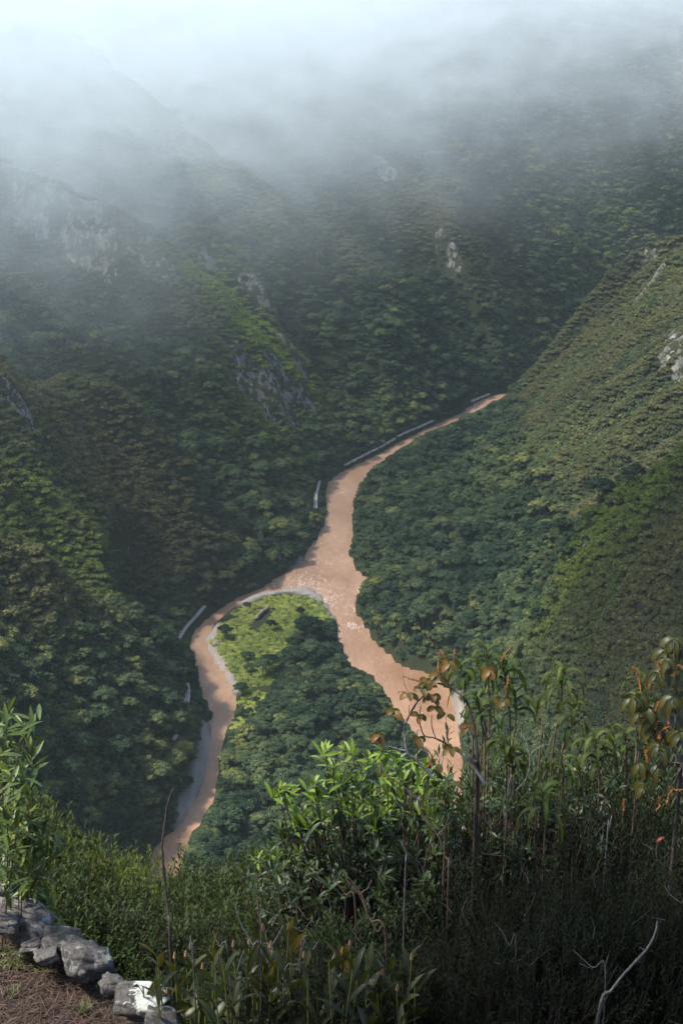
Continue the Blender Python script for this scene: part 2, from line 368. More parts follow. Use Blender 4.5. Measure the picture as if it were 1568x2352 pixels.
# places with brighter (+) or browner (-) plant cover: image x, y, distance, radius
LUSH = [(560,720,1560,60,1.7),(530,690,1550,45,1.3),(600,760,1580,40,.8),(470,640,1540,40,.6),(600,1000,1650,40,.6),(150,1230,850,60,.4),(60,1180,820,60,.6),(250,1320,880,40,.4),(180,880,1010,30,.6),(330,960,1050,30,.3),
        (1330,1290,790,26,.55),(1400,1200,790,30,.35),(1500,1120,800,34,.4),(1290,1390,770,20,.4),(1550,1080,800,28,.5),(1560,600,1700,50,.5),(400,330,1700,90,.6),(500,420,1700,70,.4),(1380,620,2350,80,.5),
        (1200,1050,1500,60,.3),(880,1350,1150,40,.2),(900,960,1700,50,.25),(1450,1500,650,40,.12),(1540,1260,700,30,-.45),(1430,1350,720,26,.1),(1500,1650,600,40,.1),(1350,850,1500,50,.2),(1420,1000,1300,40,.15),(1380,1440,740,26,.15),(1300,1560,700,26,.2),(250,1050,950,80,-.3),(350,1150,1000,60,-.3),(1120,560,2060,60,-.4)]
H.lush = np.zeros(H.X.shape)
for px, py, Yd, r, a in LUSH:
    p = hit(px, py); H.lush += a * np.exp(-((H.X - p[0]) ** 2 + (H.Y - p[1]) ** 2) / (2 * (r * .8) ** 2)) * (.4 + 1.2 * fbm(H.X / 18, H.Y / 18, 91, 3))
# grassy, ferny brush covers these steep faces (outline seen from the lookout, distance range); tall forest elsewhere
COVER = [([(-200,700),(0,790),(180,870),(330,962),(410,1075),(445,1190),(425,1290),(330,1370),(250,1440),(0,1480),(-200,1480)], 700, 1260, 1.),
         ([(-200,420),(150,400),(300,490),(450,600),(560,670),(680,780),(770,880),(760,960),(640,1000),(550,950),(530,860),(430,740),(330,660),(200,690),(0,640),(-200,600)], 1280, 1800, 1.),
         ([(640,130),(850,250),(1000,430),(1100,540),(1200,690),(1130,700),(1050,640),(960,600),(800,430),(620,300),(420,160)], 1800, 2300, .9),
         ([(250,140),(420,200),(600,370),(760,500),(900,640),(800,640),(600,540),(400,380),(200,250)], 1500, 2100, .7),
         ([(1240,745),(1440,620),(1568,520),(1700,500),(1700,1000),(1568,1040),(1450,1170),(1320,1290),(1290,1250),(1270,1120),(1200,1010),(1180,920)], 950, 1980, .95),
         ([(1200,1500),(1260,1400),(1320,1290),(1450,1160),(1700,960),(1700,2300),(1150,2300),(1180,1700)], 100, 880, .9)]
gu, gv, gd_ = proj(np.stack([H.X, H.Y, H.Z], -1)); jn = 70 * (fbm(H.X / 35, H.Y / 35, 96, 4) - .5); gu = gu + jn; gv = gv + 50 * (fbm(H.X / 35, H.Y / 35, 97, 4) - .5)
H.cov = np.zeros(H.X.shape)
for pl_, y0_, y1_, s_ in COVER: H.cov = np.maximum(H.cov, s_ * (inpoly(gu, gv, pl_) & (H.Y > y0_) & (H.Y < y1_)))
H.cov = blur(H.cov, 2)
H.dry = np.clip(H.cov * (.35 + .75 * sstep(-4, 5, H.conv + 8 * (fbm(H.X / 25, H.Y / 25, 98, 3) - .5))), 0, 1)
nx, ny = len(H.xs), len(H.ys)
_i = np.arange(nx * ny).reshape(ny, nx)
tf = np.stack([_i[:-1, :-1], _i[:-1, 1:], _i[1:, 1:], _i[1:, :-1]], -1).reshape(-1, 4)
ter = ob('terrain', mesh('terrain', np.stack([H.X, H.Y, H.Z], -1).reshape(-1, 3), tf, terrain_mat(), smooth=True, attr={'rock': H.rock.ravel(), 'gravel': H.grav.ravel()}))
tag(ter, kind='structure')

# river: silty water sheet just below the banks
def water_mat():
    m, n, l = mat('river_water'); pos, g = geo_pos(n)
    mp = n.new('ShaderNodeMapping'); l.new(pos, mp.inputs[0]); mp.inputs['Rotation'].default_value = (0, 0, .5); mp.inputs['Scale'].default_value = (1, .45, 1)
    a = mrange(n, l, noise(n, l, .022, 5, .7, mp.outputs[0], .8), .32, .68); b = noise(n, l, .35, 5, .7, mp.outputs[0], 1.2)
    c = mixc(n, l, a, (.245, .138, .080), (.40, .252, .160))
    c = mixc(n, l, 1.0, c, ramp(n, l, b, [(.36, (.80, .78, .76)), (.64, (1., 1., 1.))]), 'MULTIPLY')
    fa = n.new('ShaderNodeAttribute'); fa.attribute_name = 'foam'
    fm = maths(n, l, 'ADD', b, maths(n, l, 'MULTIPLY', fa.outputs['Fac'], .17))
    c = mixc(n, l, maths(n, l, 'MULTIPLY', mrange(n, l, fm, .64, .76), .75), c, (.55, .44, .36))
    p = n.new('ShaderNodeBsdfPrincipled'); l.new(c, p.inputs['Base Color']); p.inputs['Roughness'].default_value = .34; p.inputs['IOR'].default_value = 1.33
    bp = n.new('ShaderNodeBump'); bp.inputs['Strength'].default_value = .6; bp.inputs['Distance'].default_value = 1.0; l.new(b, bp.inputs['Height']); l.new(bp.outputs[0], p.inputs['Normal'])
    o = n.new('ShaderNodeOutputMaterial'); l.new(p.outputs[0], o.inputs[0]); return m
wx_ = np.arange(-400, 1700, 7.); wy_ = np.arange(600, 2500, 7.); WX, WY = np.meshgrid(wx_, wy_)
foam = np.zeros(WX.shape)
for (px, py, r, s) in [(700,1345,26,1),(735,1375,22,1.),(660,1345,20,.8),(765,1240,20,.5),(760,1290,24,.5),(785,1130,8,1.1),(820,1400,14,1),(818,1437,9,1.4),(1085,940,26,.9),(1040,955,20,.6),(985,985,16,.7),(860,1050,16,.5),(800,1075,16,.4),(830,1350,12,.9),(800,1450,20,.4),(590,1365,14,.4)]:
    p = G(px, py); foam = np.maximum(foam, s * np.exp(-(((WX - p[0]) ** 2 + (WY - p[1]) ** 2) / (r * 1.3) ** 2)))
_j = np.arange(WX.size).reshape(WX.shape)
wf = np.stack([_j[:-1, :-1], _j[:-1, 1:], _j[1:, 1:], _j[1:, :-1]], -1).reshape(-1, 4)
riv = tag(ob('river_water', mesh('river_water', np.stack([WX, WY, np.zeros_like(WX)], -1).reshape(-1, 3), wf, water_mat(), attr={'foam': foam.ravel()})), kind='structure')

# ------------------------------------------------------------------ forest
def leaf_quads(c, nrm, size, rg, asp=1.0):
    """small bent leaf-clump faces: centres c, normals nrm"""
    N = len(c); nrm = nrm / np.linalg.norm(nrm, axis=1, keepdims=True)
    r = rg.normal(size=(N, 3)); t = np.cross(nrm, r); t /= np.linalg.norm(t, axis=1, keepdims=True) + 1e-9
    b = np.cross(nrm, t); s = (size * rg.uniform(.6, 1.3, N))[:, None]
    v = np.stack([c - t * s * .5, c - b * s * .42 * asp + nrm * s * .12, c + t * s * .5, c + b * s * .42 * asp + nrm * s * .12], 1).reshape(-1, 3)
    f = np.arange(N * 4).reshape(-1, 4); return v, f
def crown(seed, Rr, Hc, z0, lobes, per, flat, lsz, lobe_r):
    rg = np.random.default_rng(seed); V = []; F = []; T = []; n0 = 0
    ga = 2.39996
    for i in range(lobes):
        rr = Rr * .82 * math.sqrt((i + .4) / lobes); an = i * ga + rg.uniform(-.4, .4)
        zc = z0 + Hc * (1 - (rr / Rr) ** 1.6) * rg.uniform(.55, 1.1)
        lr = lobe_r * rg.uniform(.7, 1.25); ctr = np.array([rr * math.cos(an), rr * math.sin(an), zc])
        k = np.arange(per); cz = 1 - 1.45 * (k + .5) / per; ph = k * ga + rg.uniform(0, 6); sr = np.sqrt(1 - cz ** 2)
        d = np.stack([sr * np.cos(ph), sr * np.sin(ph), cz], 1) + rg.normal(0, .16, (per, 3))
        pos = ctr + d * np.array([1, 1, flat]) * lr * rg.uniform(.8, 1.12, (per, 1))
        nr = d * np.array([1, 1, 1.2]) + np.array([0, 0, .25]) + rg.normal(0, .25, (per, 3))
        v, f = leaf_quads(pos, nr, lsz, rg)
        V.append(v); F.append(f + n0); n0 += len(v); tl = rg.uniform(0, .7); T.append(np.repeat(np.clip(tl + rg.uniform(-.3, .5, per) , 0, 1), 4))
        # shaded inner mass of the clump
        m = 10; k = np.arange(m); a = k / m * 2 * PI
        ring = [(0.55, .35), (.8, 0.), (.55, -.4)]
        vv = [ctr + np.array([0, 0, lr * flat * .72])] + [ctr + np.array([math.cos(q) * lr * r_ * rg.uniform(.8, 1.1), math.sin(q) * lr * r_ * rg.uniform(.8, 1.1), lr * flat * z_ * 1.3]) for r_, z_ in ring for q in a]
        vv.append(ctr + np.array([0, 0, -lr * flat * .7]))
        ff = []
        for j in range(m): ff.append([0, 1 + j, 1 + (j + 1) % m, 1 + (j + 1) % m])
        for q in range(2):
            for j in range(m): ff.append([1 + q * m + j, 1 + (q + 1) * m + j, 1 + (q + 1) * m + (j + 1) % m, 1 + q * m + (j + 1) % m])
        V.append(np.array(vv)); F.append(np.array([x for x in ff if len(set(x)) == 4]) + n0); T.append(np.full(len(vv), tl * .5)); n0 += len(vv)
    return np.concatenate(V), np.concatenate(F), np.concatenate(T)
def trunk(seed, h, r0, Rr, limbs=5):
    rg = np.random.default_rng(seed); V = []; F = []
    def tube(pts, rad, k=6):
        n0 = sum(len(q) for q in V); vs = []
        for p, r in zip(pts, rad):
            for j in range(k):
                a = 2 * PI * j / k; vs.append([p[0] + r * math.cos(a), p[1] + r * math.sin(a), p[2]])
        V.append(np.array(vs))
        for i in range(len(pts) - 1):
            for j in range(k): F.append([n0 + i * k + j, n0 + i * k + (j + 1) % k, n0 + (i + 1) * k + (j + 1) % k, n0 + (i + 1) * k + j])
    tube([(0, 0, -1.5), (.2, 0, h * .3), (.1, .2, h * .65), (.3, .2, h)], [r0 * 1.5, r0, r0 * .75, r0 * .4])
    for i in range(limbs):
        a = i * 2.4 + rg.uniform(0, .6); e = Rr * rg.uniform(.5, .8)
        tube([(.1, .1, h * .5), (math.cos(a) * e * .5, math.sin(a) * e * .5, h * .8), (math.cos(a) * e, math.sin(a) * e, h * 1.02)], [r0 * .5, r0 * .35, r0 * .15])
    return np.concatenate(V), np.array(F)
KINDS = []   # name, crown mesh, trunk mesh, radius, height
for i, (Rr, Hc, z0, lobes, per, fl, ls, lr) in enumerate([
        (6.5, 4.6, 7.0, 17, 100, .55, .85, 1.9), (5.4, 6.0, 6.5, 16, 100, .65, .8, 1.75), (7.4, 4.0, 8.5, 21, 95, .48, .9, 2.0),
        (4.6, 6.8, 5.0, 15, 100, .7, .8, 1.6), (6.0, 5.0, 7.5, 16, 100, .55, .85, 1.85), (4.2, 4.4, 4.5, 12, 100, .65, .75, 1.5)]):
    v, f, t = crown(100 + i, Rr, Hc, z0, lobes, per, fl, ls, lr)
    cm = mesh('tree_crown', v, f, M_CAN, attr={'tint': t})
    v, f = trunk(200 + i, z0 + Hc * .3, .32, Rr); tm = mesh('tree_trunk', v, f, M_TRUNK)
    KINDS.append((cm, tm, Rr, z0 + Hc))
# low scrub for the high slopes
SCRUB = []
for i in range(4):
    v, f, t = crown(300 + i, 3.4, 1.5, .5, 9, 46, .7, .85, 1.3)
    SCRUB.append(mesh('scrub_crown', v, f, M_CAN, attr={'tint': t}))
MEAD = []
for i in range(3):
    v, f, t = crown(330 + i, 3.2, 1.1, .1, 8, 46, .6, .7, 1.3)
    MEAD.append(mesh('thicket_crown', v, f, M_BRT, attr={'tint': t}))

# the road / railway on the far bank (image outline, centre line pieces)
ROADS = [[(408,1468),(425,1440),(448,1415),(468,1392)], [(724,1168),(724,1135),(732,1105)], [(788,1068),(820,1052),(850,1036),(885,1018),(905,1006)],
         [(910,1002),(940,988),(965,978),(993,965)], [(1080,922),(1100,913),(1122,904)], [(428,1615),(432,1590),(428,1570)], [(395,1700),(402,1688)]]
def keepclear():
    L = []
    for r in ROADS: L.append((r, 4.5))
    L.append(([(585,1440),(600,1428),(612,1412)], 9))
    return L
WATPIX = RV
def jgrid(x0, x1, y0, y1, st, rg):
    xs = np.arange(x0, x1, st); ys = np.arange(y0, y1, st * .87); X, Y = np.meshgrid(xs, ys)
    X = X + (np.arange(len(ys)) % 2)[:, None] * st * .5
    return (X + rg.uniform(-.55, .55, X.shape) * st).ravel(), (Y + rg.uniform(-.55, .55, X.shape) * st).ravel()
def frame_cull(x, y, z, h):
    u, v, d = proj(np.stack([x, y, z + h], -1)); u2, v2, _ = proj(np.stack([x, y, z], -1))
    return (d > 5) & (u > -160) & (u < 1730) & (v2 > -60) & (v < 2420)
def blocks(x, y, z, h, r):
    """would this crown hide water or road that the photograph shows?"""
    bad = np.zeros(x.shape, bool); pix = RV[:iL] + RV[iL:]
    for hh, dx in ((h * .92, 0), (h * .7, -r * .4), (h * .7, r * .4), (h * .4, r * .5), (h * .4, -r * .5), (0.5, 0)):
        u, v, d = proj(np.stack([x + dx, y, z + hh], -1))
        bad |= inpoly(u, v, pix) & (v < np.where(u < 600, 2000, 1770))
        for pl, w in keepclear():
            bad |= segdist(u, v, pl) < w
        for g in GRAV:
            bad |= inpoly(u, v, g) & ((x * 7.31 + y * 3.77) % 1 > .4)
    return bad
rg = np.random.default_rng(5)
sdA = segdist(H.X, H.Y, RW, closed=True) * np.where(inpoly(H.X, H.Y, RW), -1, 1)
# bright meadow scrub on the tongue of land, in image outline
MEADP = [(560,1400),(620,1375),(700,1372),(740,1395),(760,1420),(748,1440),(700,1450),(690,1480),(640,1520),(630,1600),(590,1650),(548,1700),(538,1680),(552,1620),(548,1590),(520,1540),(500,1500),(492,1460)]
MEADW = [tuple(G(*p, 2)[:2]) for p in MEADP]
cx, cyy = jgrid(-1150, 1600, 120, 3050, 9.8, rg)
cz = H.at(cx, cyy); sl = H.at(cx, cyy, H.slope)
brush = np.clip(H.at(cx, cyy, H.cov) + .35 * (fbm(cx / 30, cyy / 30, 81, 3) - .5), 0, 1)
sc = (1.0 - .5 * brush) * np.clip(.90 * np.exp(rg.normal(0, .30, cx.shape)), .45, 1.9)
ok = frame_cull(cx, cyy, cz, 12) & (H.at(cx, cyy, sdA) > 3) & (H.at(cx, cyy, H.rock) < .30) & (H.at(cx, cyy, H.grav) < .3) & (~inpoly(cx + 46 * (fbm(cx / 22, cyy / 22, 170, 3) - .5), cyy, MEADW) | (rg.random(cx.shape) < .06))
ok &= rg.random(cx.shape) > .08 * brush
ok &= cyy > 150
cx, cyy, cz, sc, brush = [a[ok] for a in (cx, cyy, cz, sc, brush)]
kind = rg.integers(0, 6, cx.shape)
ok = ~blocks(cx, cyy, cz, 12 * sc, 6 * sc)
cx, cyy, cz, sc, brush, kind = [a[ok] for a in (cx, cyy, cz, sc, brush, kind)]
print('trees', len(cx))
# second layer of small scrub that fills between
sx, sy = jgrid(-900, 1100, 200, 2500, 5.2, rg)
ex, ey = jgrid(-400, 420, 150, 980, 4.6, rg); e2, e3 = jgrid(-420, 480, 980, 1950, 5.0, rg); q_ = (H.at(e2, e3, H.cov) > .35) & (H.at(e2, e3, H.slope) > .55); ex = np.concatenate([ex, e2[q_]]); ey = np.concatenate([ey, e3[q_]])
sx = np.concatenate([sx, ex]); sy = np.concatenate([sy, ey]); sz = H.at(sx, sy)
ok = frame_cull(sx, sy, sz, 3) & (H.at(sx, sy, sdA) > 1.5) & (H.at(sx, sy, H.rock) < .15 + .85 * rg.random(sx.shape)) & (H.at(sx, sy, H.grav) < .4) & ~inpoly(sx, sy, MEADW)
sx, sy, sz = sx[ok], sy[ok], sz[ok]; ss = rg.uniform(.7, 1.45, sx.shape)
ok = ~blocks(sx, sy, sz, 2.6 * ss, 3 * ss); sx, sy, sz, ss = sx[ok], sy[ok], sz[ok], ss[ok]
mx_, my_ = jgrid(min(p[0] for p in MEADW), max(p[0] for p in MEADW), min(p[1] for p in MEADW), max(p[1] for p in MEADW), 3.6, rg)
ok = inpoly(mx_ + 40 * (fbm(mx_ / 22, my_ / 22, 171, 3) - .5), my_, MEADW) & (H.at(mx_, my_, sdA) > 2); mx_, my_ = mx_[ok], my_[ok]; mz_ = H.at(mx_, my_); ms_ = rg.uniform(.45, 1.0, mx_.shape)
ok = ~blocks(mx_, my_, mz_, 1.8 * ms_, 2.5 * ms_); mx_, my_, mz_, ms_ = mx_[ok], my_[ok], mz_[ok], ms_[ok]
print('scrub', len(sx), 'meadow', len(mx_))

def scatter(name, x, y, z, s, idx, meshes, label, cat):
    """one 'stuff' object: a point cloud with geometry-nodes instances of the given meshes"""
    col = bpy.data.collections.new(name + '_kinds')
    for i, me in enumerate(meshes):
        o = bpy.data.objects.new(f'{name}_kind_{i:02d}', me); col.objects.link(o)
    me = bpy.data.meshes.new(name); me.vertices.add(len(x)); me.vertices.foreach_set('co', np.stack([x, y, z], -1).astype(np.float32).ravel())
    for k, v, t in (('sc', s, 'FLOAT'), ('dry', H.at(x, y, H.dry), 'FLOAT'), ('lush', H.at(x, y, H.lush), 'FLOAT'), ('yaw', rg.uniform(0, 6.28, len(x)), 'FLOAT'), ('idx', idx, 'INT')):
        a = me.attributes.new(k, t, 'POINT'); a.data.foreach_set('value', np.ascontiguousarray(v, np.float32 if t == 'FLOAT' else np.int32))
    o = ob(name, me)
    ng = bpy.data.node_groups.new(name, 'GeometryNodeTree')
    ng.interface.new_socket('Geometry', in_out='INPUT', socket_type='NodeSocketGeometry'); ng.interface.new_socket('Geometry', in_out='OUTPUT', socket_type='NodeSocketGeometry')
    N = ng.nodes; L = ng.links; gi = N.new('NodeGroupInput'); go = N.new('NodeGroupOutput')
    ci = N.new('GeometryNodeCollectionInfo'); ci.inputs['Collection'].default_value = col; ci.inputs['Separate Children'].default_value = True; ci.inputs['Reset Children'].default_value = True
    ip = N.new('GeometryNodeInstanceOnPoints'); ip.inputs['Pick Instance'].default_value = True
    def na(k, t):
        q = N.new('GeometryNodeInputNamedAttribute'); q.data_type = t; q.inputs['Name'].default_value = k; return q.outputs[0]
    cr = N.new('ShaderNodeCombineXYZ'); L.new(na('yaw', 'FLOAT'), cr.inputs[2])
    mp = N.new('GeometryNodeMeshToPoints'); L.new(gi.outputs[0], mp.inputs[0])
    L.new(mp.outputs[0], ip.inputs['Points']); L.new(ci.outputs[0], ip.inputs['Instance']); L.new(na('idx', 'INT'), ip.inputs['Instance Index'])
    L.new(cr.outputs[0], ip.inputs['Rotation']); L.new(na('sc', 'FLOAT'), ip.inputs['Scale']); L.new(ip.outputs[0], go.inputs[0])
    md = o.modifiers.new('scatter', 'NODES'); md.node_group = ng
    if cat: tag(o, label, cat)
    return tag(o, kind='stuff')

# the nearest clearly visible trees are things of their own
def visible(x, y, z):
    """marches the sight line over the height field"""
    v = np.ones(x.shape, bool)
    for t in np.linspace(.25, .985, 110):
        v &= (CZ + (z - CZ) * t) > H.at(x * t, y * t) - 1 + 0 * t
    return v
u, v, d = proj(np.stack([cx, cyy, cz + 9 * sc], -1))
LOWV = np.interp(np.clip(u, 0, 1568), [0, 110, 330, 420, 640, 700, 1000, 1100, 1568], [1600, 1840, 1930, 1950, 1900, 1700, 1690, 1560, 1450])
cand = (u > 15) & (u < 1550) & (v < LOWV) & visible(cx, cyy, cz + 9 * sc)
size = sc / d; size[~cand | (brush > .5)] = 0
top = np.argsort(-size)[:285]; top = top[size[top] > 0]
rest = np.ones(cx.shape, bool); rest[top] = False
br = rest & (brush > .5); rest &= ~br
sx = np.concatenate([sx, cx[br]]); sy = np.concatenate([sy, cyy[br]]); sz = np.concatenate([sz, cz[br]]); ss = np.concatenate([ss, sc[br] * 2.0])
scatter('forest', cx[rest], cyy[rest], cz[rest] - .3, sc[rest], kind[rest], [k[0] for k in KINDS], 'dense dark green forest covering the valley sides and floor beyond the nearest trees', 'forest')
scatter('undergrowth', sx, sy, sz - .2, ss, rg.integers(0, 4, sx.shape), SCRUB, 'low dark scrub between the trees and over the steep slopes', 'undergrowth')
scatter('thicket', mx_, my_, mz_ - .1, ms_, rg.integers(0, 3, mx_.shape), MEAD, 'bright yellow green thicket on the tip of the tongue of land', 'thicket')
AREA = {'isl': ('broadleaf tree in the wood between the two river arms', 'trees between the two river arms'),
        'left': ('broadleaf tree in the wood on the left bank', 'trees on the left bank'),
        'right': ('broadleaf tree in the wood on the right bank', 'trees on the right bank'),
        'spur': ('olive green tree on the near spur that rises at the right edge', 'trees on the near right spur')}
protos = {}
inI = inpoly(cx, cyy, ISLP); inR = inpoly(cx, cyy, RIGHTREG)
for i in top:
    a = 'isl' if inI[i] else ('spur' if inR[i] and cyy[i] < 960 and cz[i] > 30 else 'right') if inR[i] else 'left'
    k = int(kind[i]); rz = float(rg.uniform(0, 6.28)); loc = (float(cx[i]), float(cyy[i]), float(cz[i]) - .3)
    lab, grp = AREA[a]
    if a != 'spur':
        near_w = float(H.at(np.array([cx[i]]), np.array([cyy[i]]), sdA)[0]) < 22
        cut = (880, 960) if a == 'isl' else (950, 1080) if a == 'left' else (1060, 1160)
        seg = ('lower part', 'middle part', 'upper part')[int(np.searchsorted(cut, cyy[i]))]
        big = sc[i] > 1.15
        w_ = "at the water's edge" if near_w else 'away from the water'
        lab = '%s %s, %s, %s' % ('large' if big else 'smaller', lab.replace('in the wood ', ''), w_, seg)
        grp = '%s, %s, %s, %s' % (grp, 'large' if big else 'smaller', w_, seg)
    if k not in protos:
        t = thing('broadleaf_tree', lab, 'tree', loc, rz, grp); t.scale = (float(sc[i]),) * 3
        ob('crown', KINDS[k][0], t); ob('trunk', KINDS[k][1], t); protos[k] = t
    else:
        dup(protos[k], loc, rz, float(sc[i]), lab, grp)

# ================================================================== foreground
def fp(px, py, D):                      # point at forward depth D on a sight line
    return np.array([0, 0, CZ]) + ray(px, py) * D
EDGE = [fp(-260, 1900, 11.2)[:2], fp(0, 1992, 10.6)[:2], fp(60, 2075, 10.3)[:2], fp(130, 2140, 10.1)[:2], fp(200, 2185, 9.9)[:2], fp(250, 2235, 9.7)[:2], fp(300, 2285, 9.6)[:2], fp(392, 2335, 9.4)[:2], fp(520, 2460, 9.0)[:2], fp(560, 2900, 7.6)[:2]]
TERR_Z = 493.45
TPOLY = [tuple(p) for p in EDGE] + [(-9, 5.0), (-9, 10.6)]
def gnear(x, y):
    x = np.asarray(x, float); y = np.asarray(y, float)
    z = np.interp(y, [-40, 1, 6.0, 9, 24, 40], [505, 498.4, 493.4, 491.5, 479, 460.4]) + .5 * (fbm(x / 3.0, y / 3.0, 120, 3) - .5)
    return z
def gterr(x, y):
    return TERR_Z + .16 * (fbm(x / .5, y / .5, 130, 4) - .5) - .10 * (y - 8.5) + .05 * (-x - 1.5)

class Leaves:
    """collects leaf blades; each has a midrib, two halves, gravity droop"""
    def __init__(s): s.V = []; s.F = []; s.t = []; s.w = []; s.r = []; s.n = 0
    def add(s, base, d, L, Wd, droop=.5, fold=.25, K=6, shape=None, rnd=None, up=None, rg=rng, twist=0.0):
        base = np.atleast_2d(base).astype(float); d = np.atleast_2d(d).astype(float); N = len(base)
        L = np.broadcast_to(L, (N,)).astype(float); Wd = np.broadcast_to(Wd, (N,)).astype(float); droop = np.broadcast_to(droop, (N,)).astype(float)
        d = d / (np.linalg.norm(d, axis=1, keepdims=True) + 1e-9)
        if shape is None: shape = np.sin(np.linspace(0.03, PI - .02, K) ** 1.0) ** .85
        u = np.array([0, 0, 1.]) + rg.normal(0, .25, (N, 3)) if up is None else np.broadcast_to(up, (N, 3))
        P_ = base.copy(); rows = []; cd = d.copy()
        rr = rg.random(N) if rnd is None else np.broadcast_to(rnd, (N,))
        for k in range(K):
            side = np.cross(cd, u); side /= np.linalg.norm(side, axis=1, keepdims=True) + 1e-6
            nr = np.cross(side, cd)
            w = (Wd * .5 * shape[k])[:, None]
            rows.append(np.stack([P_ - side * w + nr * w * fold, P_, P_ + side * w + nr * w * fold], 1))
            if k < K - 1:
                P_ = P_ + cd * (L / (K - 1))[:, None]
                cd = cd + np.array([0, 0, -1.]) * (droop * 2.0 / (K - 1))[:, None] * (.4 + k / K)
                cd /= np.linalg.norm(cd, axis=1, keepdims=True)
        A = np.stack(rows, 1).reshape(-1, 3)          # N,K,3,3
        s.V.append(A)
        f = []
        for k in range(K - 1):
            for c in (0, 1): f.append([k * 3 + c, k * 3 + c + 1, k * 3 + c + 4, k * 3 + c + 3])
        f = np.array(f)[None] + (np.arange(N) * K * 3)[:, None, None] + s.n
        s.F.append(f.reshape(-1, 4)); s.n += N * K * 3
        s.t.append(np.tile(np.repeat(np.linspace(0, 1, K), 3), N)); s.w.append(np.tile([-1., 0, 1.], N * K)); s.r.append(np.repeat(rr, K * 3))
    def mesh(s, name, m):
        return mesh(name, np.concatenate(s.V), np.concatenate(s.F), m, smooth=False, attr={'tint': np.concatenate(s.r), 'along': np.concatenate(s.t), 'side': np.concatenate(s.w)})
class Tubes:
    def __init__(s): s.V = []; s.F = []; s.n = 0
    def add(s, pts, r0, r1=None, k=5, wob=0.0, sub=1, knots=0.0):
        pts = np.array(pts, float); r1 = r0 if r1 is None else r1
        if sub > 1 and len(pts) > 1:                       # catmull-rom
            q = np.vstack([2 * pts[0] - pts[1], pts, 2 * pts[-1] - pts[-2]]); o = []
            for i in range(1, len(q) - 2):
                for t in np.linspace(0, 1, sub, endpoint=False):
                    a, b, c, d = q[i - 1], q[i], q[i + 1], q[i + 2]
                    o.append(.5 * (2 * b + (c - a) * t + (2 * a - 5 * b + 4 * c - d) * t * t + (3 * b - a - 3 * c + d) * t ** 3))
            o.append(pts[-1]); pts = np.array(o)
        if wob: pts[1:-1] += rng.normal(0, wob, pts[1:-1].shape)
        M = len(pts); tg = np.gradient(pts, axis=0); tg /= np.linalg.norm(tg, axis=1, keepdims=True) + 1e-9
        ref = np.array([.3, .9, .2]); a = np.cross(tg, ref); a /= np.linalg.norm(a, axis=1, keepdims=True) + 1e-9; b = np.cross(tg, a)
        rad = np.linspace(r0, r1, M) * (1 + knots * (rng.random(M) - .3))
        an = np.arange(k) / k * 2 * PI
        V = pts[:, None] + rad[:, None, None] * (np.cos(an)[None, :, None] * a[:, None] + np.sin(an)[None, :, None] * b[:, None])
        s.V.append(V.reshape(-1, 3)); i, j = np.meshgrid(np.arange(M - 1), np.arange(k), indexing='ij')
        s.F.append(np.stack([i * k + j, i * k + (j + 1) % k, (i + 1) * k + (j + 1) % k, (i + 1) * k + j], -1).reshape(-1, 4) + s.n)
        s.n += M * k; return pts
    def mesh(s, name, m): return mesh(name, np.concatenate(s.V), np.concatenate(s.F), m, smooth=True)

def leaf_mat(name, stops, rough=.45, tr=.3, veins=0, spec=.4, edge=None, bl=0.0):
    m, n, l = mat(name); pos, g = geo_pos(n)
    def A(k):
        a = n.new('ShaderNodeAttribute'); a.attribute_name = k; return a.outputs['Fac']
    s = maths(n, l, 'ADD', maths(n, l, 'MULTIPLY', A('tint'), .8), maths(n, l, 'MULTIPLY', noise(n, l, 14, 3, .6, pos), .35))
    s = maths(n, l, 'ADD', s, -.08)
    c = ramp(n, l, s, stops)
    sd2 = maths(n, l, 'ABSOLUTE', A('side'))
    rib = mrange(n, l, sd2, .0, .14, 1, 0)
    c = mixc(n, l, maths(n, l, 'MULTIPLY', rib, .45), c, mixc(n, l, .5, c, (.30, .34, .12)))
    if veins:
        w = maths(n, l, 'SINE', maths(n, l, 'MULTIPLY', A('side'), veins)) if veins > 0 else maths(n, l, 'SINE', maths(n, l, 'MULTIPLY', maths(n, l, 'SUBTRACT', A('along'), maths(n, l, 'MULTIPLY', sd2, .18)), -veins))
        c = mixc(n, l, mrange(n, l, w, .2, .9, 0, .35), c, (.010, .014, .006))
    if edge: c = mixc(n, l, maths(n, l, 'MULTIPLY', maths(n, l, 'MULTIPLY', mrange(n, l, A('along'), .35, 1), noise(n, l, 9, 2, .5, pos)), edge[1]), c, edge[0])
    # tiny blemishes
    if bl: c = mixc(n, l, mrange(n, l, noise(n, l, 60, 2, .5, pos), .66, .72, 0, bl), c, (.10, .06, .02))
    p = n.new('ShaderNodeBsdfPrincipled'); l.new(c, p.inputs['Base Color']); p.inputs['Roughness'].default_value = rough; p.inputs['Specular IOR Level'].default_value = spec
    t = n.new('ShaderNodeBsdfTranslucent'); l.new(mixc(n, l, .25, c, (.35, .42, .03)), t.inputs[0])
    if not tr: t = None
    o = n.new('ShaderNodeOutputMaterial')
    if t:
        mx = n.new('ShaderNodeMixShader'); mx.inputs[0].default_value = tr; l.new(p.outputs[0], mx.inputs[1]); l.new(t.outputs[0], mx.inputs[2]); l.new(mx.outputs[0], o.inputs[0])
    else: l.new(p.outputs[0], o.inputs[0])
    return m
L_SMALL = leaf_mat('small_green_leaf', [(.1, (0.0089, 0.0178, 0.0049)), (.5, (0.0178, 0.0327, 0.0079)), (.8, (0.0322, 0.0520, 0.0109)), (1, (0.0594, 0.0743, 0.0149))], tr=.2, rough=.6, spec=.2)
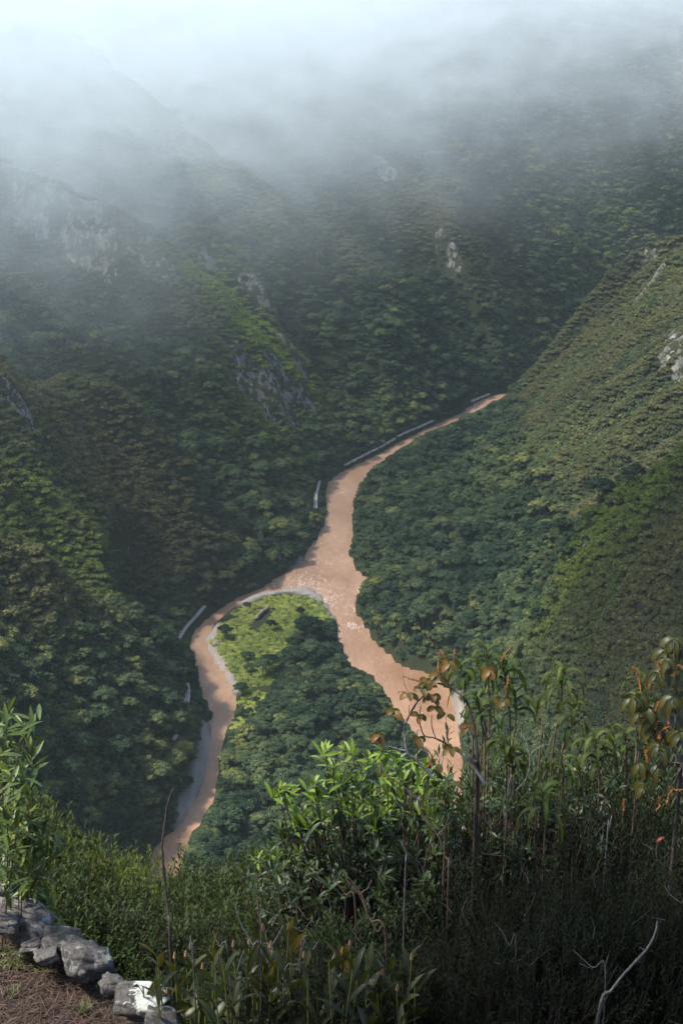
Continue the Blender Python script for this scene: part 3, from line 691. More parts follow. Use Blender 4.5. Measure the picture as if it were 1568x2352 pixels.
L_YEL = leaf_mat('yellow_green_leaf', [(.1, (0.0349, 0.0581, 0.0093)), (.5, (0.0659, 0.0930, 0.0140)), (.8, (0.1085, 0.1317, 0.0194)), (1, (0.1860, 0.1550, 0.0232))], tr=.25, rough=.6, spec=.2)
L_DARK = leaf_mat('dark_small_leaf', [(.1, (0.0025, 0.0045, 0.0020)), (.5, (0.0050, 0.0085, 0.0040)), (.8, (0.0090, 0.0135, 0.0065)), (1, (0.0175, 0.0210, 0.0110))], tr=.1, rough=.7, spec=.12)
L_MID = leaf_mat('fleshy_green_leaf', [(.1, (0.0125, 0.0240, 0.0067)), (.6, (0.0250, 0.0442, 0.0106)), (1, (0.0480, 0.0720, 0.0144))], tr=.15)
L_LANCE = leaf_mat('lance_green_leaf', [(.1, (0.0398, 0.0751, 0.0213)), (.5, (0.0840, 0.1282, 0.0247)), (.85, (0.1503, 0.1945, 0.0309)), (1, (0.2298, 0.2564, 0.0530))], tr=.32, veins=-40)
L_TIP = leaf_mat('shrub_top_leaf', [(.1, (0.1012, 0.1748, 0.0202)), (.5, (0.1564, 0.2484, 0.0276)), (1, (0.2576, 0.3312, 0.0460))], tr=.35)
L_REED = leaf_mat('reed_leaf', [(.1, (0.0188, 0.0375, 0.0075)), (.5, (0.0321, 0.0563, 0.0097)), (.9, (0.0644, 0.0912, 0.0161)), (1, (0.1073, 0.1179, 0.0215))], tr=.3, veins=16, edge=((.20, .19, .03), .5), rough=.6, spec=.2)
L_BRN = leaf_mat('bronze_leaf', [(.1, (0.0750, 0.0638, 0.0112)), (.5, (0.1275, 0.0863, 0.0135)), (.8, (0.1800, 0.0975, 0.0150)), (1, (0.2550, 0.0750, 0.0150))], tr=.35, veins=-55, edge=((.30, .10, .02), .6), bl=.8)
L_BIG = leaf_mat('olive_broad_leaf', [(.1, (0.0225, 0.0315, 0.0054)), (.6, (0.0382, 0.0450, 0.0072)), (1, (0.0675, 0.0585, 0.0090))], tr=.35, veins=-45, edge=((.22, .10, .02), .5), bl=.6)
L_RED = leaf_mat('red_leaf', [(0, (.18, .02, .010)), (1, (.28, .04, .015))], tr=.35)
L_ORC = leaf_mat('pleated_leaf', [(.1, (0.0132, 0.0216, 0.0072)), (.5, (0.0252, 0.0372, 0.0108)), (.85, (0.0450, 0.0510, 0.0132)), (1, (0.0660, 0.0600, 0.0120))], tr=.2, veins=22, edge=((.13, .09, .02), .35), bl=.5)
L_ORY = leaf_mat('withered_leaf', [(0, (0.1200, 0.0600, 0.0120)), (1, (0.1920, 0.1140, 0.0180))], tr=.3, veins=22, edge=((.10, .03, .01), .8), bl=.8)
L_GRASS = leaf_mat('grass_blade', [(0, (0.0490, 0.0840, 0.0140)), (1, (0.1400, 0.1820, 0.0350))], tr=.3)
def bark(name, a, b, sc_=40):
    m, n, l = mat(name); pos, g = geo_pos(n)
    f = noise(n, l, sc_, 4, .7, pos); c = mixc(n, l, mrange(n, l, f, .35, .65), a, b)
    p = n.new('ShaderNodeBsdfPrincipled'); l.new(c, p.inputs['Base Color']); p.inputs['Roughness'].default_value = .8
    o = n.new('ShaderNodeOutputMaterial'); l.new(p.outputs[0], o.inputs[0]); return m
B_DARK = bark('dark_twig', (.02, .013, .010), (.07, .05, .04)); B_PALE = bark('pale_dry_twig', (.06, .055, .048), (.19, .18, .16)); B_RED = bark('reddish_stem', (.05, .025, .015), (.16, .095, .06))
B_GRN = bark('green_stem', (.10, .14, .02), (.24, .22, .05)); B_SPK = bark('orange_flower_spike', (.22, .06, .02), (.42, .17, .05), 90); B_BUD = bark('pink_bud', (.25, .10, .07), (.32, .22, .07), 60); B_YEL = bark('yellow_stem', (.10, .07, .02), (.24, .18, .06))

# ---- near ground
gx_ = np.arange(-30, 30.1, .5); gy_ = np.arange(-30, 27.1, .5); GX, GY = np.meshgrid(gx_, gy_)
GZ = gnear(GX, GY) - np.where(GY > 24.2, 1.5, 0)
def soil_mat():
    m, n, l = mat('dark_soil'); pos, g = geo_pos(n)
    a = noise(n, l, 9, 6, .75, pos); b = noise(n, l, 60, 4, .8, pos)
    c = mixc(n, l, a, (.010, .006, .004), (.040, .022, .016)); c = mixc(n, l, mrange(n, l, b, .52, .66), c, (.10, .062, .046))
    c = mixc(n, l, mrange(n, l, noise(n, l, 3, 3, .6, pos), .55, .68, 0, .5), c, (.035, .055, .012))
    p = n.new('ShaderNodeBsdfPrincipled'); l.new(c, p.inputs['Base Color']); p.inputs['Roughness'].default_value = .95
    bp = n.new('ShaderNodeBump'); bp.inputs['Strength'].default_value = .9; bp.inputs['Distance'].default_value = .03; l.new(b, bp.inputs['Height']); l.new(bp.outputs[0], p.inputs['Normal'])
    o = n.new('ShaderNodeOutputMaterial'); l.new(p.outputs[0], o.inputs[0]); return m
M_SOIL = soil_mat()
_k = np.arange(GX.size).reshape(GX.shape); gf = np.stack([_k[:-1, :-1], _k[:-1, 1:], _k[1:, 1:], _k[1:, :-1]], -1).reshape(-1, 4)
tag(ob('hillside_ground', mesh('hillside_ground', np.stack([GX, GY, GZ], -1).reshape(-1, 3), gf, M_SOIL, smooth=True)), kind='structure')
# terrace: fine sheet clipped by the stone edge, its outer rim turned down
tx = np.arange(-7.5, .6, .06); ty = np.arange(4.5, 11.2, .06); TX, TY = np.meshgrid(tx, ty)
inn = inpoly(TX, TY, TPOLY); ed = segdist(TX, TY, EDGE); TZ = gterr(TX, TY) + .05 * (fbm(TX / .12, TY / .12, 140, 3) - .5)
TZ = np.where(inn, TZ, TZ - np.clip((ed - .04) * 7, 0, 2.6))
keep = (inn | (ed < .42))
_k = np.arange(TX.size).reshape(TX.shape); qf = np.stack([_k[:-1, :-1], _k[:-1, 1:], _k[1:, 1:], _k[1:, :-1]], -1).reshape(-1, 4)
kk = keep.ravel(); qf = qf[kk[qf].all(1)]
tag(ob('terrace_ground', mesh('terrace_ground', np.stack([TX, TY, TZ], -1).reshape(-1, 3), qf, M_SOIL, smooth=True)), kind='structure')
def tground(px, py, dz=0.0):            # where a sight line meets the terrace
    d = ray(px, py); z = TERR_Z
    for _ in range(8):
        t = (z - CZ) / d[2]; p = np.array([0, 0, CZ]) + t * d; z = float(gterr(p[0], p[1]))
    return np.array([p[0], p[1], z + dz])

# ---- stones along the terrace edge
def stone_mat(name, lichen=.45, white=0.0, tone=1.0):
    m, n, l = mat(name); tc = n.new('ShaderNodeTexCoord'); pos = tc.outputs['Object']
    a = noise(n, l, 6, 6, .75, pos); b = noise(n, l, 28, 5, .8, pos); e = noise(n, l, 11, 5, .7, pos, .6)
    c = mixc(n, l, mrange(n, l, a, .3, .7), (.17 * tone, .155 * tone, .14 * tone), (.40 * tone, .365 * tone, .33 * tone))
    c = mixc(n, l, mrange(n, l, b, .50, .60), c, (.05, .045, .045))
    c = mixc(n, l, mrange(n, l, e, .60 - lichen * .2, .66 - lichen * .2, 0, .9), c, mixc(n, l, b, (.16, .17, .15), (.42, .43, .40)))
    if white:
        sp_ = n.new('ShaderNodeSeparateXYZ'); l.new(pos, sp_.inputs[0])
        zf = maths(n, l, 'ADD', mrange(n, l, sp_.outputs['Z'], -.02, .06, 0, .3), maths(n, l, 'MULTIPLY', mrange(n, l, sp_.outputs['X'], -.12, .0), .35))
        w = maths(n, l, 'ADD', noise(n, l, 16, 4, .8, pos, 1.0), zf); c = mixc(n, l, mrange(n, l, w, 1.03, 1.07), c, (.52, .54, .48))
    p = n.new('ShaderNodeBsdfPrincipled'); l.new(c, p.inputs['Base Color']); p.inputs['Roughness'].default_value = .95; p.inputs['Specular IOR Level'].default_value = .15
    bp = n.new('ShaderNodeBump'); bp.inputs['Strength'].default_value = 1.; bp.inputs['Distance'].default_value = .02; l.new(b, bp.inputs['Height']); l.new(bp.outputs[0], p.inputs['Normal'])
    o = n.new('ShaderNodeOutputMaterial'); l.new(p.outputs[0], o.inputs[0]); return m
SM = stone_mat('lichen_stone', .22, 0, .42); SMW = stone_mat('white_lichen_stone', .15, 1.0, .4); SMP = stone_mat('pinkish_stone', .2, 0, .48)
def stone(name, label, px, py, D, w, h, dep, m, seed, rz=0.0, tilt=0.0):
    bm_v = []; nu, nv = 40, 24
    u = np.arange(nu) / nu * 2 * PI; v = np.linspace(0, PI, nv); U, Vv = np.meshgrid(u, v)
    q = .55                               # squarish boulder
    cu, su, cv, sv_ = np.cos(U), np.sin(U), np.cos(Vv), np.sin(Vv); pw = lambda a: np.sign(a) * abs(a) ** q
    X = pw(cu) * pw(sv_); Y = pw(su) * pw(sv_); Z = pw(cv)
    nn = fbm(X * 1.1 + seed * 3.1 + 20, Y * 1.1 + Z * 1.7 + 20, 400 + seed, 5) - .5
    n2 = fbm(X * 4 + 30, Y * 4 + Z * 4 + 30, 440 + seed, 3, ridged=True) - .5
    f = .86 + .6 * nn + .14 * n2; X, Y, Z = X * f * w * .57, Y * f * dep * .57, Z * f * h * .57
    Z = Z + tilt * X
    V = np.stack([X, Y, Z], -1).reshape(-1, 3); i, j = np.meshgrid(np.arange(nv - 1), np.arange(nu), indexing='ij')
    F = np.stack([i * nu + j, (i + 1) * nu + j, (i + 1) * nu + (j + 1) % nu, i * nu + (j + 1) % nu], -1).reshape(-1, 4)
    o = ob(name, mesh(name, V, F, m, smooth=True), None, tuple(fp(px, py, D))); o.rotation_euler = (0, 0, rz)
    return tag(o, label, 'stone', 'stones lining the terrace edge')
k_ = 1 / FV
stone('edge_stone', 'tall grey pink stone at the left edge beneath the leafy shrub', 8, 2045, 10.4, 105 * 10.4 * k_, .36, .4, SM, 1, .2, -.5)
stone('edge_stone', 'long speckled stone second from the left edge with straw on its top', 62, 2118, 10.2, .40, .26, .30, SMP, 2, -.3, -.45)
stone('edge_stone', 'pale lichen capped stone in the middle of the stone row', 142, 2170, 10.05, .31, .20, .26, SM, 3, .1, -.15)
stone('edge_stone', 'small wedge of stone half buried left of the middle stone', 72, 2172, 10.0, .14, .07, .14, SM, 4)
stone('edge_stone', 'pointed grey stone with black speckles at the corner of the terrace', 204, 2208, 9.85, .33, .24, .28, SM, 5, .5, -.35)
stone('edge_stone', 'tiny round pebble stone below the pointed grey stone', 190, 2236, 9.6, .05, .045, .05, SM, 6)
stone('edge_stone', 'stone crusted with bright white lichen at the bottom of the terrace', 322, 2304, 9.35, .35, .17, .26, SMW, 7, 0, -.12)
stone('edge_stone', 'dark grey stone below the white lichen stone at the bottom edge', 378, 2352, 9.2, .22, .16, .22, SM, 8, 0, -.5)

stone('edge_stone', 'small dark stone wedged between the middle and the pointed stone', 172, 2200, 9.95, .10, .08, .12, SMP, 9)
stone('edge_stone', 'flat reddish stone sunk in the straw left of the middle stone', 108, 2196, 9.85, .16, .07, .14, SMP, 10, .4)
stone('edge_stone', 'mossy stone between the pointed stone and the white lichen stone', 262, 2262, 9.6, .17, .12, .16, SM, 11, .3, -.3)
stone('edge_stone', 'low dark stone at the left edge under the long speckled stone', 14, 2118, 10.0, .20, .10, .18, SMP, 12, .1, -.2)
# ---- dead grass, weeds and tufts on the terrace
rg2 = np.random.default_rng(77)
def tpoints(N, ymax=11):
    out = []
    while len(out) < N:
        u = rg2.uniform(-160, 400, N * 2); v = rg2.uniform(2020, 2480, N * 2)
        for a, b in zip(u, v):
            p = tground(a, b)
            if inpoly(np.array([p[0]]), np.array([p[1]]), TPOLY)[0]: out.append(p)
            if len(out) >= N: break
    return np.array(out)
tp = tpoints(7000)
st_ = Leaves(); N = len(tp); an = rg2.uniform(0, 2 * PI, N); dirs = np.stack([np.cos(an), np.sin(an), rg2.uniform(-.05, .35, N)], 1)
st_.add(tp + np.array([0, 0, .01]) + np.abs(rg2.normal(0, 1, (N, 1))) * np.array([[0, 0, .018]]), dirs, rg2.uniform(.04, .15, N), rg2.uniform(.0025, .006, N), rg2.uniform(0, .5, N), .1, K=4, shape=np.array([.7, 1, .8, .3]), rg=rg2)
M_STRAW = leaf_mat('dead_straw', [(.1, (0.0155, 0.0068, 0.0046)), (.45, (0.0434, 0.0217, 0.0155)), (.75, (0.0837, 0.0496, 0.0372)), (1, (0.1426, 0.1054, 0.0868))], tr=0, rough=.8)
tag(ob('dead_grass', st_.mesh('dead_grass', M_STRAW)), 'reddish brown dead grass strewn over the terrace', 'dead grass', kind='stuff')
wp = tpoints(1800); sel = fbm(wp[:, 0] / .35, wp[:, 1] / .35, 150, 2) > .50; wp = wp[sel]; w_ = Leaves()
for q in range(5):
    a = rg2.uniform(0, 2 * PI, len(wp)); w_.add(wp + np.array([0, 0, .02]), np.stack([np.cos(a), np.sin(a), rg2.uniform(.2, .9, len(wp))], 1), rg2.uniform(.015, .04, len(wp)), rg2.uniform(.01, .018, len(wp)), .3, .2, K=4, rg=rg2)
tag(ob('ground_weeds', w_.mesh('ground_weeds', L_LANCE)), 'tiny green weeds scattered through the dead grass', 'weeds', kind='stuff')
def tuft(label, px, py, n_, L_, wd, spread=.6, base=None, D=None):
    lv = Leaves(); a = rg2.uniform(0, 2 * PI, n_); d = np.stack([np.cos(a) * spread, np.sin(a) * spread, rg2.uniform(.6, 1.1, n_)], 1)
    lv.add(rg2.normal(0, .012, (n_, 3)) * [1, 1, 0], d, rg2.uniform(.6, 1.1, n_) * L_, wd, rg2.uniform(.2, .9, n_), .3, K=6, shape=np.array([.6, 1, 1, .8, .5, .05]), rg=rg2)
    p = tground(px, py) if D is None else fp(px, py, D)
    return tag(ob('grass_tuft', lv.mesh('grass_tuft', L_GRASS), None, tuple(p)), label, 'grass tuft', 'green grass tufts on the terrace')
tuft('bright green grass tuft in the straw below the long speckled stone', 35, 2165, 26, .11, .008)
tuft('bright grass tuft rooted behind the middle stone of the row', 122, 2120, 14, .20, .014, .9, D=10.25)
tuft('grass tuft arching over the gap left of the pointed grey stone', 160, 2150, 12, .22, .014, 1.0, D=10.1)
tuft('pair of long blades sticking out between the two leftmost stones', 52, 2052, 7, .26, .018, 1.4, D=10.35)
tuft('loose grass tuft at the left edge of the dead grass', 8, 2200, 12, .12, .008)
tuft('dark grass tuft at the bottom of the terrace left of the white stone', 190, 2330, 60, .12, .004)
tuft('thin grass tuft near the bottom left corner', 30, 2290, 40, .10, .004)
tuft('grass tuft in the middle of the dead grass', 110, 2240, 22, .09, .006)
tuft('small tuft beside the pebble below the pointed stone', 215, 2250, 22, .07, .009)

# ---- dense small-leaved bushes that fill the drop beyond the terrace
def bush(seed, n_tw, per, leaf, wd, rr=.9, hh=2.0, K=3, out=1.0):
    g_ = np.random.default_rng(seed); lv = Leaves(); tb = Tubes()
    for i in range(n_tw):
        ct = g_.uniform(-.35, 1); ph = g_.uniform(0, 2 * PI); s_ = math.sqrt(max(0, 1 - ct * ct))
        d = np.array([s_ * math.cos(ph), s_ * math.sin(ph), ct]); k = g_.uniform(.45, 1.0) ** .5 * (1 + .28 * (vnoise(np.array([ph * 1.6 + seed]), np.array([ct * 3 + 9.]), 160)[0] - .5) * 2)
        tip = np.array([d[0] * rr, d[1] * rr, hh * .55 + d[2] * hh * .45]) * np.array([k, k, 1]) ; tip[2] = hh * .55 + d[2] * hh * .45 * k
        gd = d * .8 + np.array([0, 0, .7]) + g_.normal(0, .25, 3); gd /= np.linalg.norm(gd); Lt = g_.uniform(.14, .34)
        base = tip - gd * Lt
        if i % 3 == 0: tb.add([base - gd * .2, base, tip], .004, .0015, k=3)
        t = np.linspace(.1, 1, per); an = np.arange(per) * 2.4 + g_.uniform(0, 6)
        e1 = np.cross(gd, [0.2, .5, .8]); e1 /= np.linalg.norm(e1); e2 = np.cross(gd, e1)
        ld = (np.cos(an)[:, None] * e1 + np.sin(an)[:, None] * e2) * out + gd * .75 + np.array([0, 0, .15])
        lv.add(base + gd * Lt * t[:, None], ld, leaf * g_.uniform(.6, 1.2, per), wd * g_.uniform(.7, 1.2, per), .25, .3, K=K, shape=np.array([.12, 1, .08]) if K == 3 else None, rnd=np.clip(g_.uniform(0, .8) + g_.uniform(-.2, .3, per), 0, 1), rg=g_)
    for i in range(9):
        a = i * 2.4; tb.add([(0, 0, 0), (math.cos(a) * rr * .3, math.sin(a) * rr * .3, hh * .45), (math.cos(a) * rr * .6, math.sin(a) * rr * .6, hh * .85)], .016, .005, k=4, sub=4, wob=.01)
    return lv, tb
BV = {}
for key, m_, n_tw, per, leaf, wd, cnt in (('green', L_SMALL, 780, 12, .056, .025, 3), ('yellow', L_YEL, 900, 14, .050, .014, 2), ('dark', L_DARK, 800, 12, .043, .016, 3), ('fleshy', L_MID, 420, 11, .075, .026, 2)):
    BV[key] = []
    for c in range(cnt):
        lv, tb = bush(500 + 10 * len(BV) + c, n_tw, per, leaf, wd)
        BV[key].append((lv.mesh('bush_foliage', m_), tb.mesh('bush_stems', B_DARK)))
SIL = [(-80,1850),(0,1880),(100,1862),(150,1882),(230,1930),(300,1972),(350,1998),(420,2002),(500,1990),(600,1978),(680,1900),(800,1850),(1000,1840),(1080,1750),(1200,1715),(1300,1735),(1400,1715),(1490,1740),(1640,1740)]
BL = {'green': ('bush of small green leaves', 'green bushes below the terrace'), 'yellow': ('yellowish green bush', 'yellow green bushes on the left'), 'dark': ('very dark small leaved bush', 'dark bushes on the right'), 'fleshy': ('fleshy leaved green bush', 'fleshy leaved bushes on the right')}
bproto = {}
def where_txt(px, row):
    h = ['behind the shrub at the left edge', 'left of the dark bare stalk', 'right of the dark bare stalk', 'left of the central shrub', 'beside the central shrub', 'below the bronze leaved plant', 'below the tall reeds', 'left of the broad leaved plant', 'at the right edge'][int(np.clip(np.searchsorted([110, 370, 560, 720, 960, 1130, 1300, 1470], px), 0, 8))]
    return h, ['skyline', 'second tier', 'third tier', 'fourth tier', 'fifth tier', 'lowest tier'][min(row, 5)]
placed = 0
for row, (D, off, step) in enumerate([(15.0, 0, 105), (13.6, 45, 105), (12.6, 100, 110), (11.6, 170, 120), (10.4, 265, 135), (9.6, 380, 150)]):
    px = -90 + (row % 2) * 60
    while px < 1660:
        py = np.interp(px, [q[0] for q in SIL], [q[1] for q in SIL]) + off + rng.uniform(-34, 16)
        p = fp(px, py, D * rng.uniform(.97, 1.03)); gz_ = float(gnear(p[0], p[1])); h = p[2] - gz_
        px += step * rng.uniform(.85, 1.15)
        if h < .35 or inpoly(np.array([p[0]]), np.array([p[1]]), TPOLY)[0] or (segdist(np.array([p[0]]), np.array([p[1]]), EDGE)[0] < .75): continue
        if px < 460: key = 'yellow' if row == 0 or (row == 1 and rng.random() < .5) else 'green'
        elif px < 1000: key = 'green' if row < 3 else ('dark' if rng.random() < .8 else 'green')
        else: key = 'fleshy' if row <= 1 and rng.random() < .6 else 'dark'
        lab, grp = BL[key]; c = int(rng.integers(0, len(BV[key]))); rr_ = .62 + .12 * h
        hx, rx = where_txt(proj(p)[0], row)
        label = f"{lab}, {rx}, {hx}"
        if (key, c) not in bproto:
            t = thing('leafy_bush', label, 'bush', (p[0], p[1], gz_), 0, grp); ob('foliage', BV[key][c][0], t); ob('stems', BV[key][c][1], t); bproto[(key, c)] = t
        else: t = dup(bproto[(key, c)], (p[0], p[1], gz_), 0, 1, label, grp)
        t.rotation_euler = (0, 0, rng.uniform(0, 6.28)); t.scale = (rr_, rr_, h / 2.0); placed += 1
print('bushes', placed)

# ---- shrubs with rosettes of lance leaves
def rosette(lv, tip, gd, n_, L_, wd, g_, droop=.45, K=6, cl=.10, up=.9):
    gd = gd / np.linalg.norm(gd); e1 = np.cross(gd, [.3, .5, .2]); e1 /= np.linalg.norm(e1); e2 = np.cross(gd, e1)
    k = np.arange(n_) / n_; an = np.arange(n_) * 2.4 + g_.uniform(0, 6)
    op = (1.25 - k * 1.05)
    d = (np.cos(an)[:, None] * e1 + np.sin(an)[:, None] * e2) * op[:, None] + gd * (up * (.35 + k))[:, None] + g_.normal(0, .08, (n_, 3))
    lv.add(tip - gd * (cl * (1 - k))[:, None], d, L_ * (1.05 - .45 * k) * g_.uniform(.85, 1.1, n_), wd * (1.05 - .4 * k), droop * (1.1 - k), .35, K=K, rnd=np.clip(.15 + k * .75 + g_.uniform(-.15, .15, n_), 0, 1), rg=g_)
def rosette_shrub(name, label, cat, root, tips, D, L_, wd, n_, seed, ml, ms, stemr=.006, dj=.5, droop=.45, ytop=None, mt=None, cl=.10):
    g_ = np.random.default_rng(seed); root = np.array(root); t = thing(name, label, cat, tuple(root)); lv = Leaves(); lt = Leaves(); tb = Tubes()
    for px, py in tips:
        p = fp(px, py, D + g_.uniform(-dj, dj)) - root; m_ = p * .5 + np.array([g_.normal(0, .08), g_.normal(0, .08), -.12])
        pts = tb.add([np.array([g_.normal(0, .1), g_.normal(0, .1), 0]), m_, p - np.array([0, 0, .12]), p], stemr * 1.8, stemr * .6, k=5, sub=5, wob=.002)
        gd = p - pts[-3] + np.array([0, 0, .08]) + g_.normal(0, .04, 3)
        tgt = lt if (mt and py < ytop(px)) else lv
        rosette(tgt, p, gd, n_, L_, wd, g_, droop, cl=cl)
        if g_.random() < .5: rosette(lv, pts[-7], gd + g_.normal(0, .4, 3), n_, L_, wd, g_, droop + .2, cl=cl)
        if g_.random() < .75: rosette(lv, pts[-4], gd + g_.normal(0, .3, 3), max(4, n_ // 2), L_ * .95, wd, g_, droop + .2, cl=cl)
    ob('foliage', lv.mesh('foliage', ml), t)
    if lt.V: ob('top_foliage', lt.mesh('top_foliage', mt), t)
    ob('stems', tb.mesh('stems', ms), t); return t
g3 = np.random.default_rng(31)
lt_ = [(25,1750),(60,1830),(15,1870),(45,1905),(78,1900),(62,1955),(25,1940),(105,1900),(12,1655),(48,1668),(20,1715),(70,1720),(50,1765),(88,1800),(28,1790),(5,1745),(72,1845),(100,1870),(40,1850),(12,1830),(60,1905),(92,1925),(30,1915),(5,1890),(85,1975),(50,1965),(15,1960),(80,1950),(40,1930),(-30,1700),(-40,1800),(-30,1880),(-35,1960),(100,1835),(-20,1640),(20,1920),(66,1875),(90,1960)]
r_ = fp(-120, 1990, 10.9); rz_ = float(gnear(r_[0], r_[1]))
rosette_shrub('lance_leaf_shrub', 'tall leafy shrub with broad pointed leaves at the left edge', 'shrub', (r_[0], r_[1], rz_), [q for q in lt_ if q[0] < 86], 9.9, .19, .038, 10, 41, L_LANCE, B_RED, .004, .4, .12, cl=.16)
ct_ = [(794,1722),(844,1740),(876,1730),(914,1750),(949,1748),(976,1762),(819,1775),(809,1790),(854,1888),(834,1818),(929,1793),(794,1848),(750,1722),(740,1815),(670,1818),(690,1923),(725,1905),(762,1760),(700,1870),(1000,1790)]
ct_ += [(float(g3.uniform(640, 1010)), float(g3.uniform(1775, 2080))) for _ in range(95)]
r_ = fp(850, 2300, 12.6); rosette_shrub('lance_leaf_shrub', 'bushy shrub with bright yellow green tips in the centre below the river', 'shrub', (r_[0], r_[1], float(gnear(r_[0], r_[1]))), ct_, 11.6, .150, .036, 13, 42, L_SMALL if 0 else L_MID, B_RED, .005, .6, .35, lambda x: 1890, L_TIP)
c2_ = [(635,1960),(612,1985),(655,1990),(690,1955),(720,1990),(640,2020),(600,2030),(670,2045),(560,2000),(590,1965)] + [(float(g3.uniform(590, 760)), float(g3.uniform(1930, 2060))) for _ in range(10)]
r_ = fp(660, 2330, 12.0); rosette_shrub('lance_leaf_shrub', 'smaller green shrub to the left of the central bushy shrub', 'shrub', (r_[0], r_[1], float(gnear(r_[0], r_[1]))), c2_, 11.4, .12, .028, 11, 43, L_MID, B_RED, .005, .5, .35, lambda x: 1975, L_TIP)
c3_ = [(1100,1840),(1130,1825),(1075,1835),(1150,1860),(1060,1870),(1095,1880),(1190,1840)] + [(float(g3.uniform(1000, 1400)), float(g3.uniform(1800, 1990))) for _ in range(70)]
r_ = fp(1110, 2300, 12.2); rosette_shrub('lance_leaf_shrub', 'dark green shrub among the drooping reeds right of the central shrub', 'shrub', (r_[0], r_[1], float(gnear(r_[0], r_[1]))), c3_, 11.8, .115, .028, 10, 44, L_MID, B_RED, .005, .5, .4)

# ---- drooping reeds
def reed(px, py, bx, by, D, label, n_=11, L_=.30, seed=0, wd=.034, leans=0):
    g_ = np.random.default_rng(600 + seed); top = fp(px, py, D); b = fp(bx, by, D + .3); gz_ = float(gnear(b[0], b[1]))
    root = np.array([b[0], b[1], gz_]); t = thing('drooping_reed', label, 'reed', tuple(root), 0, 'reeds with drooping leaves')
    tb = Tubes(); q = tb.add([(0, 0, 0), (b - root), (b - root) * .35 + (top - root) * .65 + [.02, 0, 0], top - root], .009, .005, k=6, sub=7, knots=.25)
    ob('stem', tb.mesh('stem', B_RED if seed % 3 else B_RED), t)
    lv = Leaves(); k = np.arange(n_) / n_; an = np.arange(n_) * 2.4 + g_.uniform(0, 6)
    ax = q[-1] - q[-4]; ax /= np.linalg.norm(ax)
    d = np.stack([np.cos(an) * .75, np.sin(an) * .7, .35 + k * .8], 1) + ax * .2
    basep = q[-1] - ax * ((1 - k) * .24)[:, None]
    lv.add(basep, d, L_ * (1.1 - .3 * k) * g_.uniform(.85, 1.15, n_), wd * g_.uniform(.8, 1.15, n_), (4.2 - 1.2 * k) * g_.uniform(.8, 1.15, n_), .35, K=10, shape=np.array([.35, .7, .95, 1, 1, .95, .8, .6, .35, .03]), rnd=np.clip(k * .9 + g_.uniform(-.15, .2, n_), 0, 1), rg=g_)
    ob('leaves', lv.mesh('leaves', L_REED), t)
    return t
for i, a in enumerate([
    (1054,1522,1085,1760,11.6,'drooping reed whose leaves hang beside the bronze leaved branches over the river'),
    (1114,1489,1120,1740,11.8,'tallest drooping reed in front of the right bank forest'),
    (1154,1520,1168,1770,11.9,'drooping reed with an orange flower spike just right of the tallest reed'),
    (1094,1599,1112,1800,11.2,'bushy drooping reed at the right edge of the muddy river'),
    (1181,1587,1172,1800,12.0,'reed with outstretched yellow green leaves below the spiked reed'),
    (1153,1695,1160,1860,11.6,'small reed with a long blade pointing right beside the pale twig'),
    (1169,1716,1178,1900,11.4,'narrow reed with leaves folded downward above the dark shrub'),
    (1018,1813,1018,2010,10.8,'star shaped reed on a straight yellow stem in front of the central shrub'),
    (1291,1536,1262,1800,11.8,'tall reed leaning right on a red stem against the near spur'),
    (1315,1612,1278,1820,11.5,'reed on a pale tan stem just right of the tall leaning reed'),
    (1470,1556,1462,1780,11.9,'reed with light green star top left of the broad leaved plant'),
    (1365,1695,1370,1900,11.4,'wide reed in the middle of the right side thicket'),
    (1288,1738,1284,1900,11.2,'reed with arching leaves below the two tall right reeds'),
    (1433,1680,1428,1900,11.6,'narrow hanging reed left of the broad leaved plant'),
    (1244,1816,1246,2000,10.7,'lowest dark reed hanging over the black thicket'),
    ]):
    reed(*a, n_=12 + i % 4, L_=.27 + .03 * (i % 3), seed=i, wd=.036)

# ---- plants drawn branch by branch (points in image coordinates, each at its own depth)
def c1(x, y): return 857.5 + x * .2344, 1470 + y * .2344
def c2(x, y): return 1200.5 + x * .2344, 1439 + y * .2344
def c6(x, y): return 784 + x * .5, 1568 + y * .5
def c5(x, y): return 337 + x * .4101, 2021 + y * .4101
def branch(tb, f, pts, D, r0, r1, root, dj=.12, sub=4, seedr=None, wob=.0012):
    g_ = np.random.default_rng(int(abs(pts[0][0] * 7 + pts[0][1])) % 9999)
    q = [fp(*f(*p), D + g_.uniform(-dj, dj)) - root for p in pts]
    return tb.add(q, r0, r1, k=5, sub=sub, wob=wob, knots=.3)
def cluster(lv, p, n_, L_, wd, g_, droop=.9, side=None):
    an = np.arange(n_) * (2 * PI / max(n_, 1)) + g_.uniform(0, 6)
    d = np.stack([np.cos(an), np.sin(an) * .8, np.full(n_, -.25) + g_.uniform(-.3, .3, n_)], 1)
    lv.add(np.repeat(p[None], n_, 0) + g_.normal(0, .008, (n_, 3)), d, L_ * g_.uniform(.75, 1.15, n_), wd * g_.uniform(.85, 1.15, n_), droop, .3, K=8, shape=np.array([.15, .7, .95, 1, .97, .85, .5, .03]), rg=g_,
           up=np.stack([np.cos(an) * .5, -np.abs(np.sin(an)) - .5, np.full(n_, .8)], 1))
